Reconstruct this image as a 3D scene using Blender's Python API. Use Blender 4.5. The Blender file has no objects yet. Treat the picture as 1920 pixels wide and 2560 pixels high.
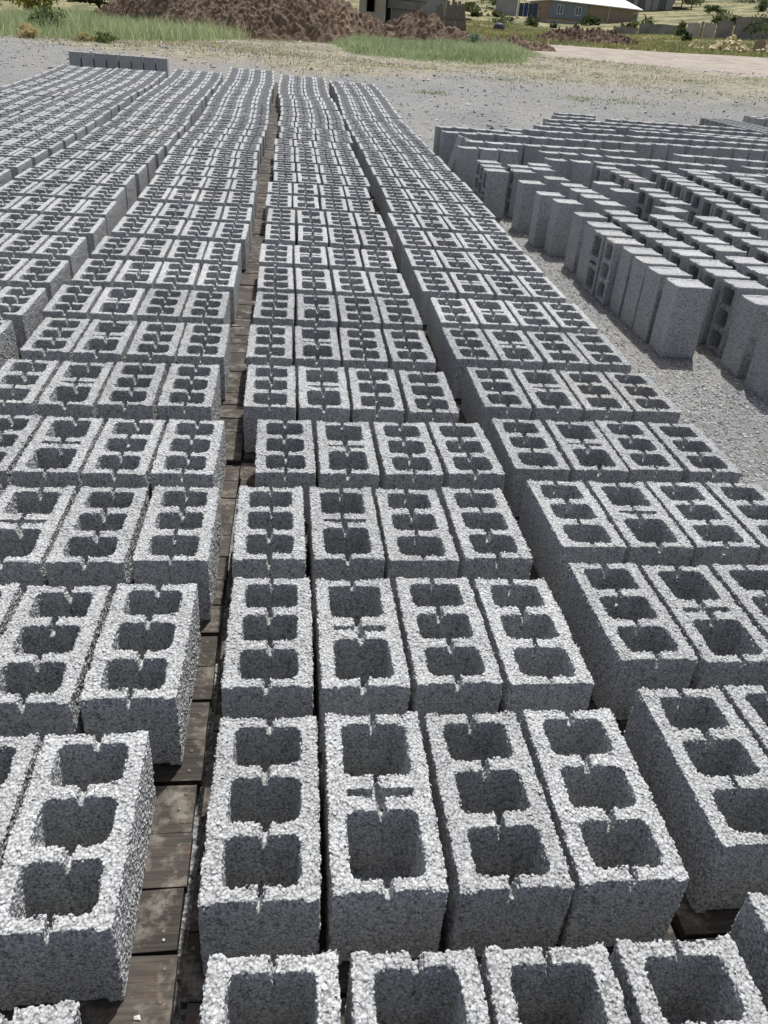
import bpy, math, random
import numpy as np
from mathutils import Matrix, Vector

random.seed(7)
RNG = np.random.default_rng(7)
SC = bpy.context.scene
COL = SC.collection

# ------------------------------------------------------------------ camera
CAM_H = 1.1144
cam_d = bpy.data.cameras.new("camera")
cam = bpy.data.objects.new("camera", cam_d)
COL.objects.link(cam)
_r = Vector((0.99221144, -0.10121335, 0.07261065))
_u = Vector((-0.01115031, 0.50840684, 0.8610448))
_f = Vector((0.12406499, 0.85514814, -0.50331853))
cam.matrix_world = Matrix(((_r.x, _u.x, -_f.x, 0), (_r.y, _u.y, -_f.y, 0), (_r.z, _u.z, -_f.z, CAM_H), (0, 0, 0, 1)))
cam_d.sensor_fit = 'VERTICAL'
cam_d.sensor_height = 24.0
cam_d.sensor_width = 18.0
cam_d.lens = 24.0 * 1943.37 / 2560.0
cam_d.clip_start = 0.02
cam_d.clip_end = 3000
SC.camera = cam
SC.render.resolution_x, SC.render.resolution_y = 768, 1024

# ------------------------------------------------------------------ light
SUN_DIR = Vector((0.20, 0.44, 1.0)).normalized()
SUN_EL = math.asin(SUN_DIR.z)
SUN_AZ = math.atan2(SUN_DIR.x, SUN_DIR.y)
world = bpy.data.worlds.new("World")
SC.world = world
world.use_nodes = True
wn = world.node_tree.nodes
wl = world.node_tree.links
wn.clear()
sky = wn.new('ShaderNodeTexSky')
sky.sky_type = 'NISHITA'
sky.sun_disc = False
sky.sun_elevation = SUN_EL
sky.sun_rotation = SUN_AZ
sky.altitude = 900
sky.air_density = 0.5
sky.dust_density = 5.0
bg = wn.new('ShaderNodeBackground')
bg.inputs['Strength'].default_value = 0.15
wo = wn.new('ShaderNodeOutputWorld')
hs = wn.new('ShaderNodeHueSaturation')      # camera white balance: open shade reads nearly neutral
hs.inputs['Saturation'].default_value = 0.55
wl.new(sky.outputs[0], hs.inputs['Color'])
wl.new(hs.outputs[0], bg.inputs[0])
wl.new(bg.outputs[0], wo.inputs[0])

sun_d = bpy.data.lights.new("sun", 'SUN')
sun_d.energy = 4.1
sun_d.angle = math.radians(1.5)
sun_d.color = (1.0, 0.98, 0.95)
sun = bpy.data.objects.new("sun", sun_d)
COL.objects.link(sun)
sun.location = (5, 5, 12)
sun.rotation_euler = SUN_DIR.to_track_quat('Z', 'Y').to_euler()

SC.view_settings.view_transform = 'Standard'
SC.view_settings.look = 'None'
SC.view_settings.gamma = 1.0
SC.view_settings.exposure = 0.20
SC.view_settings.use_curve_mapping = False
SC.render.engine = 'CYCLES'
SC.cycles.max_bounces = 6
SC.cycles.diffuse_bounces = 2


# ------------------------------------------------------------------ helpers
def mesh_np(name, verts, faces, mat=None, smooth=False, attrs=None):
    """verts (n,3); faces: array (m,3|4) or list of such arrays"""
    if not isinstance(faces, (list, tuple)):
        faces = [faces]
    faces = [np.asarray(f, dtype=np.int32) for f in faces if len(f)]
    me = bpy.data.meshes.new(name)
    verts = np.asarray(verts, dtype=np.float32)
    me.vertices.add(len(verts))
    me.vertices.foreach_set('co', verts.ravel())
    loops = np.concatenate([f.ravel() for f in faces])
    sizes = np.concatenate([np.full(len(f), f.shape[1], np.int32) for f in faces])
    starts = np.concatenate([[0], np.cumsum(sizes)[:-1]]).astype(np.int32)
    me.loops.add(len(loops))
    me.loops.foreach_set('vertex_index', loops)
    me.polygons.add(len(sizes))
    me.polygons.foreach_set('loop_start', starts)
    me.polygons.foreach_set('use_smooth', np.full(len(sizes), smooth, dtype=bool))
    for k, v in (attrs or {}).items():
        v = np.asarray(v, np.float32)
        if v.ndim == 1:
            a = me.attributes.new(k, 'FLOAT', 'POINT')
            a.data.foreach_set('value', v)
        else:
            a = me.attributes.new(k, 'FLOAT_COLOR', 'POINT')
            a.data.foreach_set('color', np.concatenate([v, np.ones((len(v), 1), np.float32)], 1).ravel())
    me.update(calc_edges=True)
    me.validate()
    if mat:
        me.materials.append(mat)
    return me


def obj(name, data, parent=None, mw=None, loc=None):
    o = bpy.data.objects.new(name, data)
    COL.objects.link(o)
    if parent is not None:
        o.parent = parent
    if mw is not None:
        if parent is not None:
            o.matrix_local = mw
        else:
            o.matrix_world = mw
    elif loc is not None:
        o.location = loc
    return o


def tag(o, label=None, cat=None, group=None, kind=None):
    if label:
        o['label'] = label
    if cat:
        o['category'] = cat
    if group:
        o['group'] = group
    if kind:
        o['kind'] = kind
    return o


BOXF = np.array([[0, 2, 3, 1], [4, 5, 7, 6], [0, 1, 5, 4], [2, 6, 7, 3], [0, 4, 6, 2], [1, 3, 7, 5]])


def box_np(x0, x1, y0, y1, z0, z1):
    return np.array([[x, y, z] for z in (z0, z1) for y in (y0, y1) for x in (x0, x1)], float)[
        [0, 1, 2, 3, 4, 5, 6, 7]]


def boxes_mesh(name, boxes, mat):
    V, F, n = [], [], 0
    for b in boxes:
        V.append(box_np(*b))
        F.append(BOXF + n)
        n += 8
    return mesh_np(name, np.concatenate(V), np.concatenate(F), mat)


ORD = ['first', 'second', 'third', 'fourth', 'fifth', 'sixth', 'seventh', 'eighth', 'ninth', 'tenth', 'eleventh',
       'twelfth', 'thirteenth', 'fourteenth', 'fifteenth', 'sixteenth', 'seventeenth', 'eighteenth', 'nineteenth',
       'twentieth'] + ['twenty-' + s for s in ('first', 'second', 'third', 'fourth', 'fifth', 'sixth', 'seventh',
                                               'eighth', 'ninth')] + ['thirtieth'] + \
      ['thirty-' + s for s in ('first', 'second', 'third', 'fourth', 'fifth', 'sixth', 'seventh', 'eighth', 'ninth')]

# value noise (numpy, 2-d / 3-d)
_TAB = RNG.random(4096)


def _h(*ijk):
    k = np.zeros_like(ijk[0], dtype=np.int64)
    for i, m in zip(ijk, (73856093, 19349663, 83492791)):
        k = k ^ (i.astype(np.int64) * m)
    return _TAB[(k ^ (k >> 11)) & 4095]


def vnoise(x, y, z=None):
    if z is None:
        z = np.zeros_like(x)
    i, j, k = np.floor(x), np.floor(y), np.floor(z)
    fx, fy, fz = [t * t * (3 - 2 * t) for t in (x - i, y - j, z - k)]
    r = 0
    for a in (0, 1):
        for b in (0, 1):
            for c in (0, 1):
                r = r + _h(i + a, j + b, k + c) * (fx if a else 1 - fx) * (fy if b else 1 - fy) * (fz if c else 1 - fz)
    return r


def fbm(x, y, z=None, o=4):
    r, a, s = 0, 0.5, 1.0
    for _ in range(o):
        r = r + a * vnoise(x * s + 17.3 * s, y * s - 5.1 * s, None if z is None else z * s)
        a *= 0.5
        s *= 2.03
    return r


def worley(P, size, seed=0):
    """F1, F2 and a random number of the nearest cell"""
    q = P / size
    c = np.floor(q)
    n = len(P)
    d1 = np.full(n, 9.0)
    d2 = np.full(n, 9.0)
    idn = np.zeros(n)
    for a in (-1, 0, 1):
        for b in (-1, 0, 1):
            for e in (-1, 0, 1):
                i, j, k = c[:, 0] + a, c[:, 1] + b, c[:, 2] + e
                px = i + _h(i + seed, j, k)
                py = j + _h(i, j + 31 + seed, k)
                pz = k + _h(i, j, k + 57 + seed)
                d = (px - q[:, 0]) ** 2 + (py - q[:, 1]) ** 2 + (pz - q[:, 2]) ** 2
                m = d < d1
                d2 = np.where(m, d1, np.minimum(d2, d))
                idn = np.where(m, _h(i + 5, j + 91 + seed, k + 7), idn)
                d1 = np.where(m, d, d1)
    return np.sqrt(d1) * size, np.sqrt(d2) * size, idn


def smooth01(t):
    t = np.clip(t, 0, 1)
    return t * t * (3 - 2 * t)


# ------------------------------------------------------------------ terrain
ZT_Y = [-9, 2.4, 4.4, 6.7, 9, 11, 13, 16.06, 30, 60]
ZT_Z = [0, 0, .085, .195, .30, .40, .51, .72, 1.70, 3.8]
BLOCK_W, BLOCK_L, BLOCK_H = .188, .390, .190
BASE = -.25          # ground below the tops of the blocks that lie on pallets


def zt(y):
    """height of the flat-laid block tops over the gently rising yard"""
    return np.interp(y, ZT_Y, ZT_Z)


AZ_T = [-180, -75, -17, -6.1, 5.7, 17.7, 28.9, 70, 120, 180]
D_T = [22, 30, 45, 62, 95, 120, 150, 200, 300, 450, 700]
EL_T = np.array([
    [-1.9, -1.4, -.9, -.6, -.3, -.2, -.1, 0, .3, .5, .3],
    [-.9, -.6, -.3, 0, .3, .5, .8, 1.3, 2.2, 3.2, 2.5],
    [-.58, -.3, .02, .26, .65, .94, 1.33, 2.0, 3.32, 5.0, 4.5],
    [-.31, .24, .67, 1.02, 1.43, 1.74, 2.15, 2.95, 4.33, 6.0, 5.2],
    [-.35, .52, 1.21, 1.64, 2.02, 2.23, 2.54, 3.26, 5.06, 7.0, 6.0],
    [-.45, .74, 1.45, 1.66, 1.90, 2.0, 2.2, 3.2, 5.01, 7.2, 6.5],
    [-.41, .71, 1.55, 1.81, 2.5, 2.79, 3.27, 3.94, 5.53, 7.5, 7.0],
    [-.41, .6, 1.2, 1.6, 2.2, 2.6, 3.2, 4.0, 5.53, 7.5, 7.0],
    [-1.2, -.8, -.4, -.2, 0, .4, .8, 1.3, 2.5, 3.5, 3],
    [-1.9, -1.4, -.9, -.6, -.3, -.2, -.1, 0, .3, .5, .3]])


def ground_z(x, y):
    x = np.asarray(x, float)
    y = np.asarray(y, float)
    D = np.hypot(x, y)
    az = np.degrees(np.arctan2(x, y))
    near = zt(y) + BASE
    a = np.interp(az, AZ_T, np.arange(len(AZ_T)))
    d = np.interp(D, D_T, np.arange(len(D_T)))
    i = np.minimum(a.astype(int), len(AZ_T) - 2)
    j = np.minimum(d.astype(int), len(D_T) - 2)
    fa, fd = a - i, d - j
    el = (EL_T[i, j] * (1 - fa) * (1 - fd) + EL_T[i + 1, j] * fa * (1 - fd) + EL_T[i, j + 1] * (1 - fa) * fd
          + EL_T[i + 1, j + 1] * fa * fd)
    far = CAM_H + D * np.tan(np.radians(el))
    w = smooth01((D - 16) / 6)
    z = near * (1 - w) + far * w
    z = z + w * (fbm(x * .11, y * .11, o=4) - .47) * np.clip((D - 20) * .008, 0, .7)
    z = z + (vnoise(x * .9, y * .9) - .5) * .02 * (1 - smooth01((2.6 - np.abs(x)) / .3) * (y < 17))
    return z


def gz(x, y):
    return float(ground_z(np.array([x]), np.array([y]))[0])


def polar(az, D):
    a = math.radians(az)
    x, y = D * math.sin(a), D * math.cos(a)
    return x, y, gz(x, y)


# ------------------------------------------------------------------ materials
def material(name):
    m = bpy.data.materials.new(name)
    m.use_nodes = True
    n = m.node_tree.nodes
    b = n['Principled BSDF']
    b.inputs['Specular IOR Level'].default_value = 0.25
    b.inputs['Roughness'].default_value = 0.9
    return m, n, m.node_tree.links, b


def ramp(n, stops, interp='LINEAR'):
    r = n.new('ShaderNodeValToRGB')
    r.color_ramp.interpolation = interp
    e = r.color_ramp.elements
    while len(e) < len(stops):
        e.new(0.5)
    for k, (p, c) in enumerate(stops):
        e[k].position = p
        e[k].color = (*c, 1)
    return r


def noise(n, l, vec, scale, detail=4, rough=.55):
    t = n.new('ShaderNodeTexNoise')
    t.inputs['Scale'].default_value = scale
    t.inputs['Detail'].default_value = detail
    t.inputs['Roughness'].default_value = rough
    if vec is not None:
        l.new(vec, t.inputs['Vector'])
    return t


def mixc(n, l, fac, a, b, mode='MIX'):
    m = n.new('ShaderNodeMix')
    m.data_type = 'RGBA'
    m.blend_type = mode
    for sock, v in ((m.inputs[0], fac), (m.inputs[6], a), (m.inputs[7], b)):
        if hasattr(v, 'default_value') or hasattr(v, 'is_linked'):
            l.new(v, sock)
        elif isinstance(v, (int, float)):
            sock.default_value = v
        else:
            sock.default_value = (*v, 1)
    return m.outputs[2]


def math_n(n, l, op, a, b=None, c=None):
    m = n.new('ShaderNodeMath')
    m.operation = op
    for k, v in enumerate((a, b, c)):
        if v is None:
            continue
        if isinstance(v, (int, float)):
            m.inputs[k].default_value = v
        else:
            l.new(v, m.inputs[k])
    return m.outputs[0]


def maprange(n, l, v, a, b, c=0., d=1.):
    m = n.new('ShaderNodeMapRange')
    l.new(v, m.inputs[0])
    for k, q in enumerate((a, b, c, d)):
        m.inputs[k + 1].default_value = q
    return m.outputs[0]


def concrete(name, chips, base=(.44, .448, .448)):
    m, n, l, b = material(name)
    tc = n.new('ShaderNodeTexCoord')
    geo = n.new('ShaderNodeNewGeometry')
    oi = n.new('ShaderNodeObjectInfo')
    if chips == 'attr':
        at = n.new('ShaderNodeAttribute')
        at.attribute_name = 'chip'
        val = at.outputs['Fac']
    else:
        v = n.new('ShaderNodeTexVoronoi')
        v.inputs['Scale'].default_value = 125
        l.new(geo.outputs['Position'], v.inputs['Vector'])
        sp = n.new('ShaderNodeSeparateColor')
        l.new(v.outputs['Color'], sp.inputs[0])
        val = sp.outputs[0]
    d = [tuple(c * k for c in base) for k in ((.33, .88, 1.04, 1.2) if chips == 'attr' else (.62, .9, 1.04, 1.2))]  # near blocks: darkest stop is crevice shade painted between the chips
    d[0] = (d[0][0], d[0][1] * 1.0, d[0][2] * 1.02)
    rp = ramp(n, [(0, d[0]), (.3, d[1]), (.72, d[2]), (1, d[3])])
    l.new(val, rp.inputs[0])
    # cement film: fine speckle, per-block tone, faint warm dust in patches
    sp1 = noise(n, l, tc.outputs['Object'], 620, 3, .7)
    col = mixc(n, l, .55, rp.outputs[0], mixc(n, l, 1., rp.outputs[0], ramp_out(n, l, sp1.outputs['Fac'], .25, .75, .72, 1.28), 'MULTIPLY'))
    tone = maprange(n, l, oi.outputs['Random'], 0, 1, .90, 1.08)
    big = noise(n, l, geo.outputs['Position'], 2.3, 3)
    tone = math_n(n, l, 'MULTIPLY', tone, maprange(n, l, big.outputs['Fac'], .3, .7, .93, 1.07))
    cmb = n.new('ShaderNodeCombineColor')
    for k in range(3):
        l.new(tone, cmb.inputs[k])
    col = mixc(n, l, 1., col, cmb.outputs[0], 'MULTIPLY')
    dust = noise(n, l, geo.outputs['Position'], 1.1, 4)
    col = mixc(n, l, maprange(n, l, dust.outputs['Fac'], .60, .78, 0, .35), col, (.46, .40, .30))
    l.new(col, b.inputs['Base Color'])
    b.inputs['Roughness'].default_value = .92
    b.inputs['Specular IOR Level'].default_value = .2
    bp = n.new('ShaderNodeBump')
    bp.inputs['Strength'].default_value = .6
    bp.inputs['Distance'].default_value = .0012
    l.new(sp1.outputs['Fac'], bp.inputs['Height'])
    vb = n.new('ShaderNodeTexVoronoi')
    vb.inputs['Scale'].default_value = 205
    l.new(tc.outputs['Object'], vb.inputs['Vector'])
    b2 = n.new('ShaderNodeBump')
    b2.invert = True
    b2.inputs['Strength'].default_value = .55
    b2.inputs['Distance'].default_value = .0045
    l.new(vb.outputs['Distance'], b2.inputs['Height'])
    l.new(bp.outputs[0], b2.inputs['Normal'])
    l.new(b2.outputs[0], b.inputs['Normal'])
    return m


def ramp_out(n, l, v, a, b, c, d):
    o = maprange(n, l, v, a, b, c, d)
    cm = n.new('ShaderNodeCombineColor')
    for k in range(3):
        l.new(o, cm.inputs[k])
    return cm.outputs[0]


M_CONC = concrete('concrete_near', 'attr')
M_CONC_FAR = concrete('concrete_far', 'tex', base=(.365, .373, .375))


def simple(name, c1, c2, scale=6, rough=.9, bump=0., bscale=40, coord='Object', stretch=None):
    m, n, l, b = material(name)
    tc = n.new('ShaderNodeTexCoord')
    vec = tc.outputs[coord]
    if stretch:
        mp = n.new('ShaderNodeMapping')
        mp.inputs['Scale'].default_value = stretch
        l.new(vec, mp.inputs[0])
        vec = mp.outputs[0]
    t = noise(n, l, vec, scale, 5, .6)
    r = ramp(n, [(.3, c1), (.7, c2)])
    l.new(t.outputs['Fac'], r.inputs[0])
    l.new(r.outputs[0], b.inputs['Base Color'])
    b.inputs['Roughness'].default_value = rough
    if bump:
        t2 = noise(n, l, vec, bscale, 4, .65)
        bp = n.new('ShaderNodeBump')
        bp.inputs['Strength'].default_value = .7
        bp.inputs['Distance'].default_value = bump
        l.new(t2.outputs['Fac'], bp.inputs['Height'])
        l.new(bp.outputs[0], b.inputs['Normal'])
    return m


def wood_mat():
    m, n, l, b = material('weathered_plank')
    tc = n.new('ShaderNodeTexCoord')
    geo = n.new('ShaderNodeNewGeometry')
    oi = n.new('ShaderNodeObjectInfo')
    mp = n.new('ShaderNodeMapping')
    mp.inputs['Scale'].default_value = (3, 60, 30)
    l.new(geo.outputs['Position'], mp.inputs[0])
    g = noise(n, l, mp.outputs[0], 2.4, 6, .65)
    r = ramp(n, [(.25, (.022, .019, .016)), (.5, (.055, .048, .040)), (.8, (.105, .094, .080))])
    l.new(g.outputs['Fac'], r.inputs[0])
    tone = maprange(n, l, oi.outputs['Random'], 0, 1, .7, 1.25)
    cm = n.new('ShaderNodeCombineColor')
    for k in range(3):
        l.new(tone, cm.inputs[k])
    col = mixc(n, l, 1., r.outputs[0], cm.outputs[0], 'MULTIPLY')
    d = noise(n, l, geo.outputs['Position'], 17, 5, .7)
    col = mixc(n, l, maprange(n, l, d.outputs['Fac'], .50, .72, 0, .75), col, (.30, .27, .225))
    rs = noise(n, l, geo.outputs['Position'], 11, 3)
    col = mixc(n, l, maprange(n, l, rs.outputs['Fac'], .62, .75, 0, .5), col, (.14, .07, .04))
    l.new(col, b.inputs['Base Color'])
    bp = n.new('ShaderNodeBump')
    bp.inputs['Strength'].default_value = .6
    bp.inputs['Distance'].default_value = .002
    l.new(g.outputs['Fac'], bp.inputs['Height'])
    l.new(bp.outputs[0], b.inputs['Normal'])
    b.inputs['Roughness'].default_value = .8
    return m


M_WOOD = wood_mat()


def ground_mat():
    m, n, l, b = material('yard_ground')
    geo = n.new('ShaderNodeNewGeometry')
    P = geo.outputs['Position']

    def attr(k):
        a = n.new('ShaderNodeAttribute')
        a.attribute_name = k
        return a.outputs['Fac']
    vor = n.new('ShaderNodeTexVoronoi')
    vor.inputs['Scale'].default_value = 115
    l.new(P, vor.inputs['Vector'])
    sp = n.new('ShaderNodeSeparateColor')
    l.new(vor.outputs['Color'], sp.inputs[0])
    gr = ramp(n, [(0, (.09, .093, .093)), (.45, (.21, .213, .21)), (.85, (.33, .33, .325)), (1, (.55, .54, .51))])
    l.new(sp.outputs[0], gr.inputs[0])
    big = noise(n, l, P, 1.2, 5, .6)
    grit = noise(n, l, P, 240, 3, .7)
    g0 = mixc(n, l, .6, gr.outputs[0], mixc(n, l, 1., gr.outputs[0], ramp_out(n, l, grit.outputs['Fac'], .3, .7, .35, 1.6), 'MULTIPLY'))
    mid = noise(n, l, P, 9, 5, .65)
    fine = noise(n, l, P, 3.2, 6, .7)
    gravel = mixc(n, l, maprange(n, l, big.outputs['Fac'], .35, .7, 0, .55), g0, (.32, .31, .285))
    gravel = mixc(n, l, maprange(n, l, mid.outputs['Fac'], .5, .8, 0, .5), gravel, (.17, .172, .17))
    dryc = ramp(n, [(.3, (.15, .145, .085)), (.48, (.28, .255, .175)), (.6, (.36, .33, .25)), (.75, (.46, .43, .37))])
    l.new(fine.outputs['Fac'], dryc.inputs[0])
    grc = ramp(n, [(.3, (.11, .14, .06)), (.55, (.20, .225, .11)), (.75, (.32, .31, .18))])
    l.new(fine.outputs['Fac'], grc.inputs[0])
    rdc = ramp(n, [(.3, (.27, .23, .19)), (.6, (.41, .36, .305)), (.8, (.34, .335, .33))])
    l.new(big.outputs['Fac'], rdc.inputs[0])
    far = noise(n, l, P, .16, 9, .74)
    hlc = ramp(n, [(.36, (.06, .075, .035)), (.46, (.15, .16, .075)), (.54, (.28, .25, .13)), (.64, (.36, .30, .18)), (.72, (.23, .165, .11))])
    l.new(far.outputs['Fac'], hlc.inputs[0])
    brk = noise(n, l, P, .9, 6, .75)
    hill = mixc(n, l, 1., hlc.outputs[0], ramp_out(n, l, brk.outputs['Fac'], .36, .62, .5, 1.2), 'MULTIPLY')

    def mk(k, w=.35):
        s = math_n(n, l, 'ADD', attr(k), math_n(n, l, 'MULTIPLY', math_n(n, l, 'SUBTRACT', fine.outputs['Fac'], .5), 1.3))
        return maprange(n, l, s, .5 - w, .5 + w)
    pat = noise(n, l, P, .55, 7, .72)
    gravel = mixc(n, l, maprange(n, l, pat.outputs['Fac'], .50, .68, 0, .6), gravel, (.31, .28, .235))
    gravel = mixc(n, l, maprange(n, l, pat.outputs['Fac'], .46, .32, 0, .6), gravel, (.165, .17, .168))
    dry = mixc(n, l, maprange(n, l, pat.outputs['Fac'], .50, .36, 0, .75), dryc.outputs[0], (.15, .165, .085))
    dry = mixc(n, l, maprange(n, l, mid.outputs['Fac'], .56, .70, 0, .7), dry, (.43, .40, .345))
    dry = mixc(n, l, maprange(n, l, pat.outputs['Fac'], .56, .70, 0, .6), dry, (.30, .245, .185))
    col = mixc(n, l, mk('dry'), gravel, dry)
    col = mixc(n, l, mk('green'), col, grc.outputs[0])
    col = mixc(n, l, mk('road', .25), col, rdc.outputs[0])
    col = mixc(n, l, mk('hill'), col, hill)
    l.new(col, b.inputs['Base Color'])
    b.inputs['Roughness'].default_value = .95
    bp = n.new('ShaderNodeBump')
    bp.inputs['Strength'].default_value = .8
    bp.inputs['Distance'].default_value = .012
    l.new(vor.outputs['Distance'], bp.inputs['Height'])
    bp2 = n.new('ShaderNodeBump')
    bp2.inputs['Strength'].default_value = .6
    bp2.inputs['Distance'].default_value = .05
    l.new(fine.outputs['Fac'], bp2.inputs['Height'])
    l.new(bp.outputs[0], bp2.inputs['Normal'])
    l.new(bp2.outputs[0], b.inputs['Normal'])
    return m


def tint_mat(name, rough=.9, bump=0., transl=0.):
    """colour from the 'tint' colour attribute of the mesh"""
    m, n, l, b = material(name)
    a = n.new('ShaderNodeAttribute')
    a.attribute_name = 'tint'
    l.new(a.outputs['Color'], b.inputs['Base Color'])
    b.inputs['Roughness'].default_value = rough
    if transl:
        t = n.new('ShaderNodeBsdfTranslucent')
        l.new(a.outputs['Color'], t.inputs[0])
        mx = n.new('ShaderNodeMixShader')
        mx.inputs[0].default_value = transl
        l.new(b.outputs[0], mx.inputs[1])
        l.new(t.outputs[0], mx.inputs[2])
        l.new(mx.outputs[0], n['Material Output'].inputs[0])
    if bump:
        tc = n.new('ShaderNodeTexCoord')
        t = noise(n, l, tc.outputs['Object'], bump, 4, .7)
        bp = n.new('ShaderNodeBump')
        bp.inputs['Distance'].default_value = .01
        l.new(t.outputs['Fac'], bp.inputs['Height'])
        l.new(bp.outputs[0], b.inputs['Normal'])
    return m


M_GROUND = ground_mat()
M_STONE = tint_mat('loose_stone', .9)
M_LEAF = tint_mat('leaf_blade', .75, 0, .35)
M_GRASS = tint_mat('grass_blade', .75, 0, .5)


# ------------------------------------------------------------------ ground sheet
def zone_weights(x, y):
    D = np.hypot(x, y)
    az = np.degrees(np.arctan2(x, y))
    wob = (fbm(x * .35, y * .35) - .47) * 6
    ge = np.interp(az, [-40, -17, -10, -6, 0, 6, 12, 18, 29, 45], [22, 20.5, 19.3, 17.8, 17.6, 19.6, 20.5, 19.5, 19.5, 20])
    wd = np.interp(az, [8, 16, 30], [3.0, 7.0, 11.0])
    dry = smooth01((D + wob - ge + .4 * wd) / wd) * np.interp(az, [8, 18], [1, .82])
    gl = np.interp(az, [-40, -17, -11, -6, -3, -2], [21, 22.3, 24.0, 27, 31, 60])
    left = smooth01((D + wob * .7 - gl + 1.0) / 2.6) * (az < 0)
    gc0 = np.interp(az, [2, 4, 8, 12, 15], [33, 25.5, 24.8, 25.5, 29])
    cen = smooth01((D + wob * .8 - gc0 + .8) / 2.4) * smooth01((40 - D) / 4) * smooth01((az - 2) / 2) * smooth01((16 - az) / 2.5)
    green = np.maximum(left, cen)
    r0 = np.interp(az, [13, 15, 18, 29, 60], [40, 36, 31.5, 29, 27])
    r1 = np.interp(az, [13, 15, 18, 29, 60], [41, 45, 46, 46, 45])
    road = smooth01((D + wob * .3 - r0) / 2 + .5) * smooth01((r1 - D) / 1.2 + .5) * (az > 12)
    hill = smooth01((D + wob - 44) / 4)
    return dry, green * (1 - road), road, hill * (1 - road)


azs = np.concatenate([np.arange(-180, -45, 4.5), np.arange(-45, 50, .5), np.arange(50, 180, 4.0)])
Ds = [.4]
while Ds[-1] < 700:
    Ds.append(Ds[-1] * (1.035 if Ds[-1] > 3 else 1.12))
Ds = np.array(Ds)
A, DD = np.meshgrid(np.radians(azs), Ds, indexing='ij')
GX, GY = DD * np.sin(A), DD * np.cos(A)
GZ = ground_z(GX, GY)
na, nd = GX.shape
V = np.stack([GX, GY, GZ], -1).reshape(-1, 3)
V = np.concatenate([V, [[0, 0, BASE]]])
ii, jj = np.meshgrid(np.arange(na), np.arange(nd - 1), indexing='ij')
i2 = (ii + 1) % na
Fq = np.stack([ii * nd + jj, ii * nd + jj + 1, i2 * nd + jj + 1, i2 * nd + jj], -1).reshape(-1, 4)
ci = np.arange(na)
Ft = np.stack([np.full(na, na * nd), ci * nd, ((ci + 1) % na) * nd], -1)
zw = zone_weights(V[:, 0], V[:, 1])
ground = obj('ground', mesh_np('ground', V, [Fq[:, ::-1], Ft[:, ::-1]], M_GROUND, True,
                               dict(dry=zw[0], green=zw[1], road=zw[2], hill=zw[3])))
# make sure it faces up
if ground.data.polygons[200].normal.z < 0:
    ground.data.flip_normals()
tag(ground, 'grey gravel yard rising to dry grass, dirt track and hillside', kind='structure')


# ------------------------------------------------------------------ hollow blocks (signed distance field -> surface net)
def rbox2(x, y, hx, hy, r):
    qx, qy = np.abs(x) - hx + r, np.abs(y) - hy + r
    return np.minimum(np.maximum(qx, qy), 0) + np.hypot(np.maximum(qx, 0), np.maximum(qy, 0)) - r


def block_sdf(X, Y, Z, kind, rs):
    hw, hl = BLOCK_W / 2, BLOCK_L / 2
    # outer body, end faces slightly recessed between two flanges
    rec = .0048 * smooth01((.070 - np.abs(X)) / .004)
    body = rbox2(X, Y, hw - .0012, hl - .0012, .006)
    body = np.maximum(body, np.abs(Y) - (hl - .001 - rec))
    body = np.maximum(body, np.maximum(Z - BLOCK_H + .0012, -Z + .0005))
    f = body
    if kind == 3:
        cells = [(-hl + .030 + .0455 + k * .1195, .0455) for k in range(3)]
        webs = [-hl + .015, -hl + .030 + .091 + .01425, hl - .030 - .091 - .01425, hl - .015]
    else:
        cells = [(-hl + .030 + .0630, .0630), (hl - .030 - .0630, .0630)]
        webs = [-hl + .015, -.0235, .0235, hl - .015]
    # webs a touch lower than the long walls
    taper = (BLOCK_H - Z) * .035
    for cy, hy in cells:
        hole = rbox2(X, Y - cy, .0615 - taper, hy - taper * .6, .017)
        hole = np.maximum(hole, .030 - Z)
        f = np.maximum(f, -hole)
    if kind == 2:
        slot = np.maximum(rbox2(X, Y, .059, .0085, .004), BLOCK_H - .034 - Z)
        f = np.maximum(f, -slot)
    for wy in webs:
        sag = rs.uniform(.000, .005)
        inweb = np.maximum(np.maximum(np.abs(X) - .060, np.abs(Y - wy) - .019), (BLOCK_H - sag) - Z)
        f = np.maximum(f, -inweb)
        # wedge notch in the middle of the web, with a thin crack below
        nx = rs.uniform(-.004, .004)
        dpt = rs.uniform(.019, .036)
        wid = rs.uniform(.0046, .0078)
        lean = rs.uniform(-.12, .12)
        depth = BLOCK_H - Z
        xx = np.abs(X - nx - lean * depth)
        half = wid * np.clip(1.25 - .75 * depth / dpt, .25, 2)
        notch = np.maximum(np.maximum(xx - half, depth - dpt), np.abs(Y - wy) - .024)
        f = np.maximum(f, -notch)
        crack = np.maximum(np.maximum(xx - .0022, depth - dpt - rs.uniform(.02, .06)), np.abs(np.abs(Y - wy) - .0152) - .0026)
        f = np.maximum(f, -crack)
    if kind == 2:   # slot print on the closed underside
        bs = np.maximum(np.maximum(np.abs(X) - .030, np.abs(Y) - .005), Z - .006)
        f = np.maximum(f, -bs)
    return f


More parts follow.
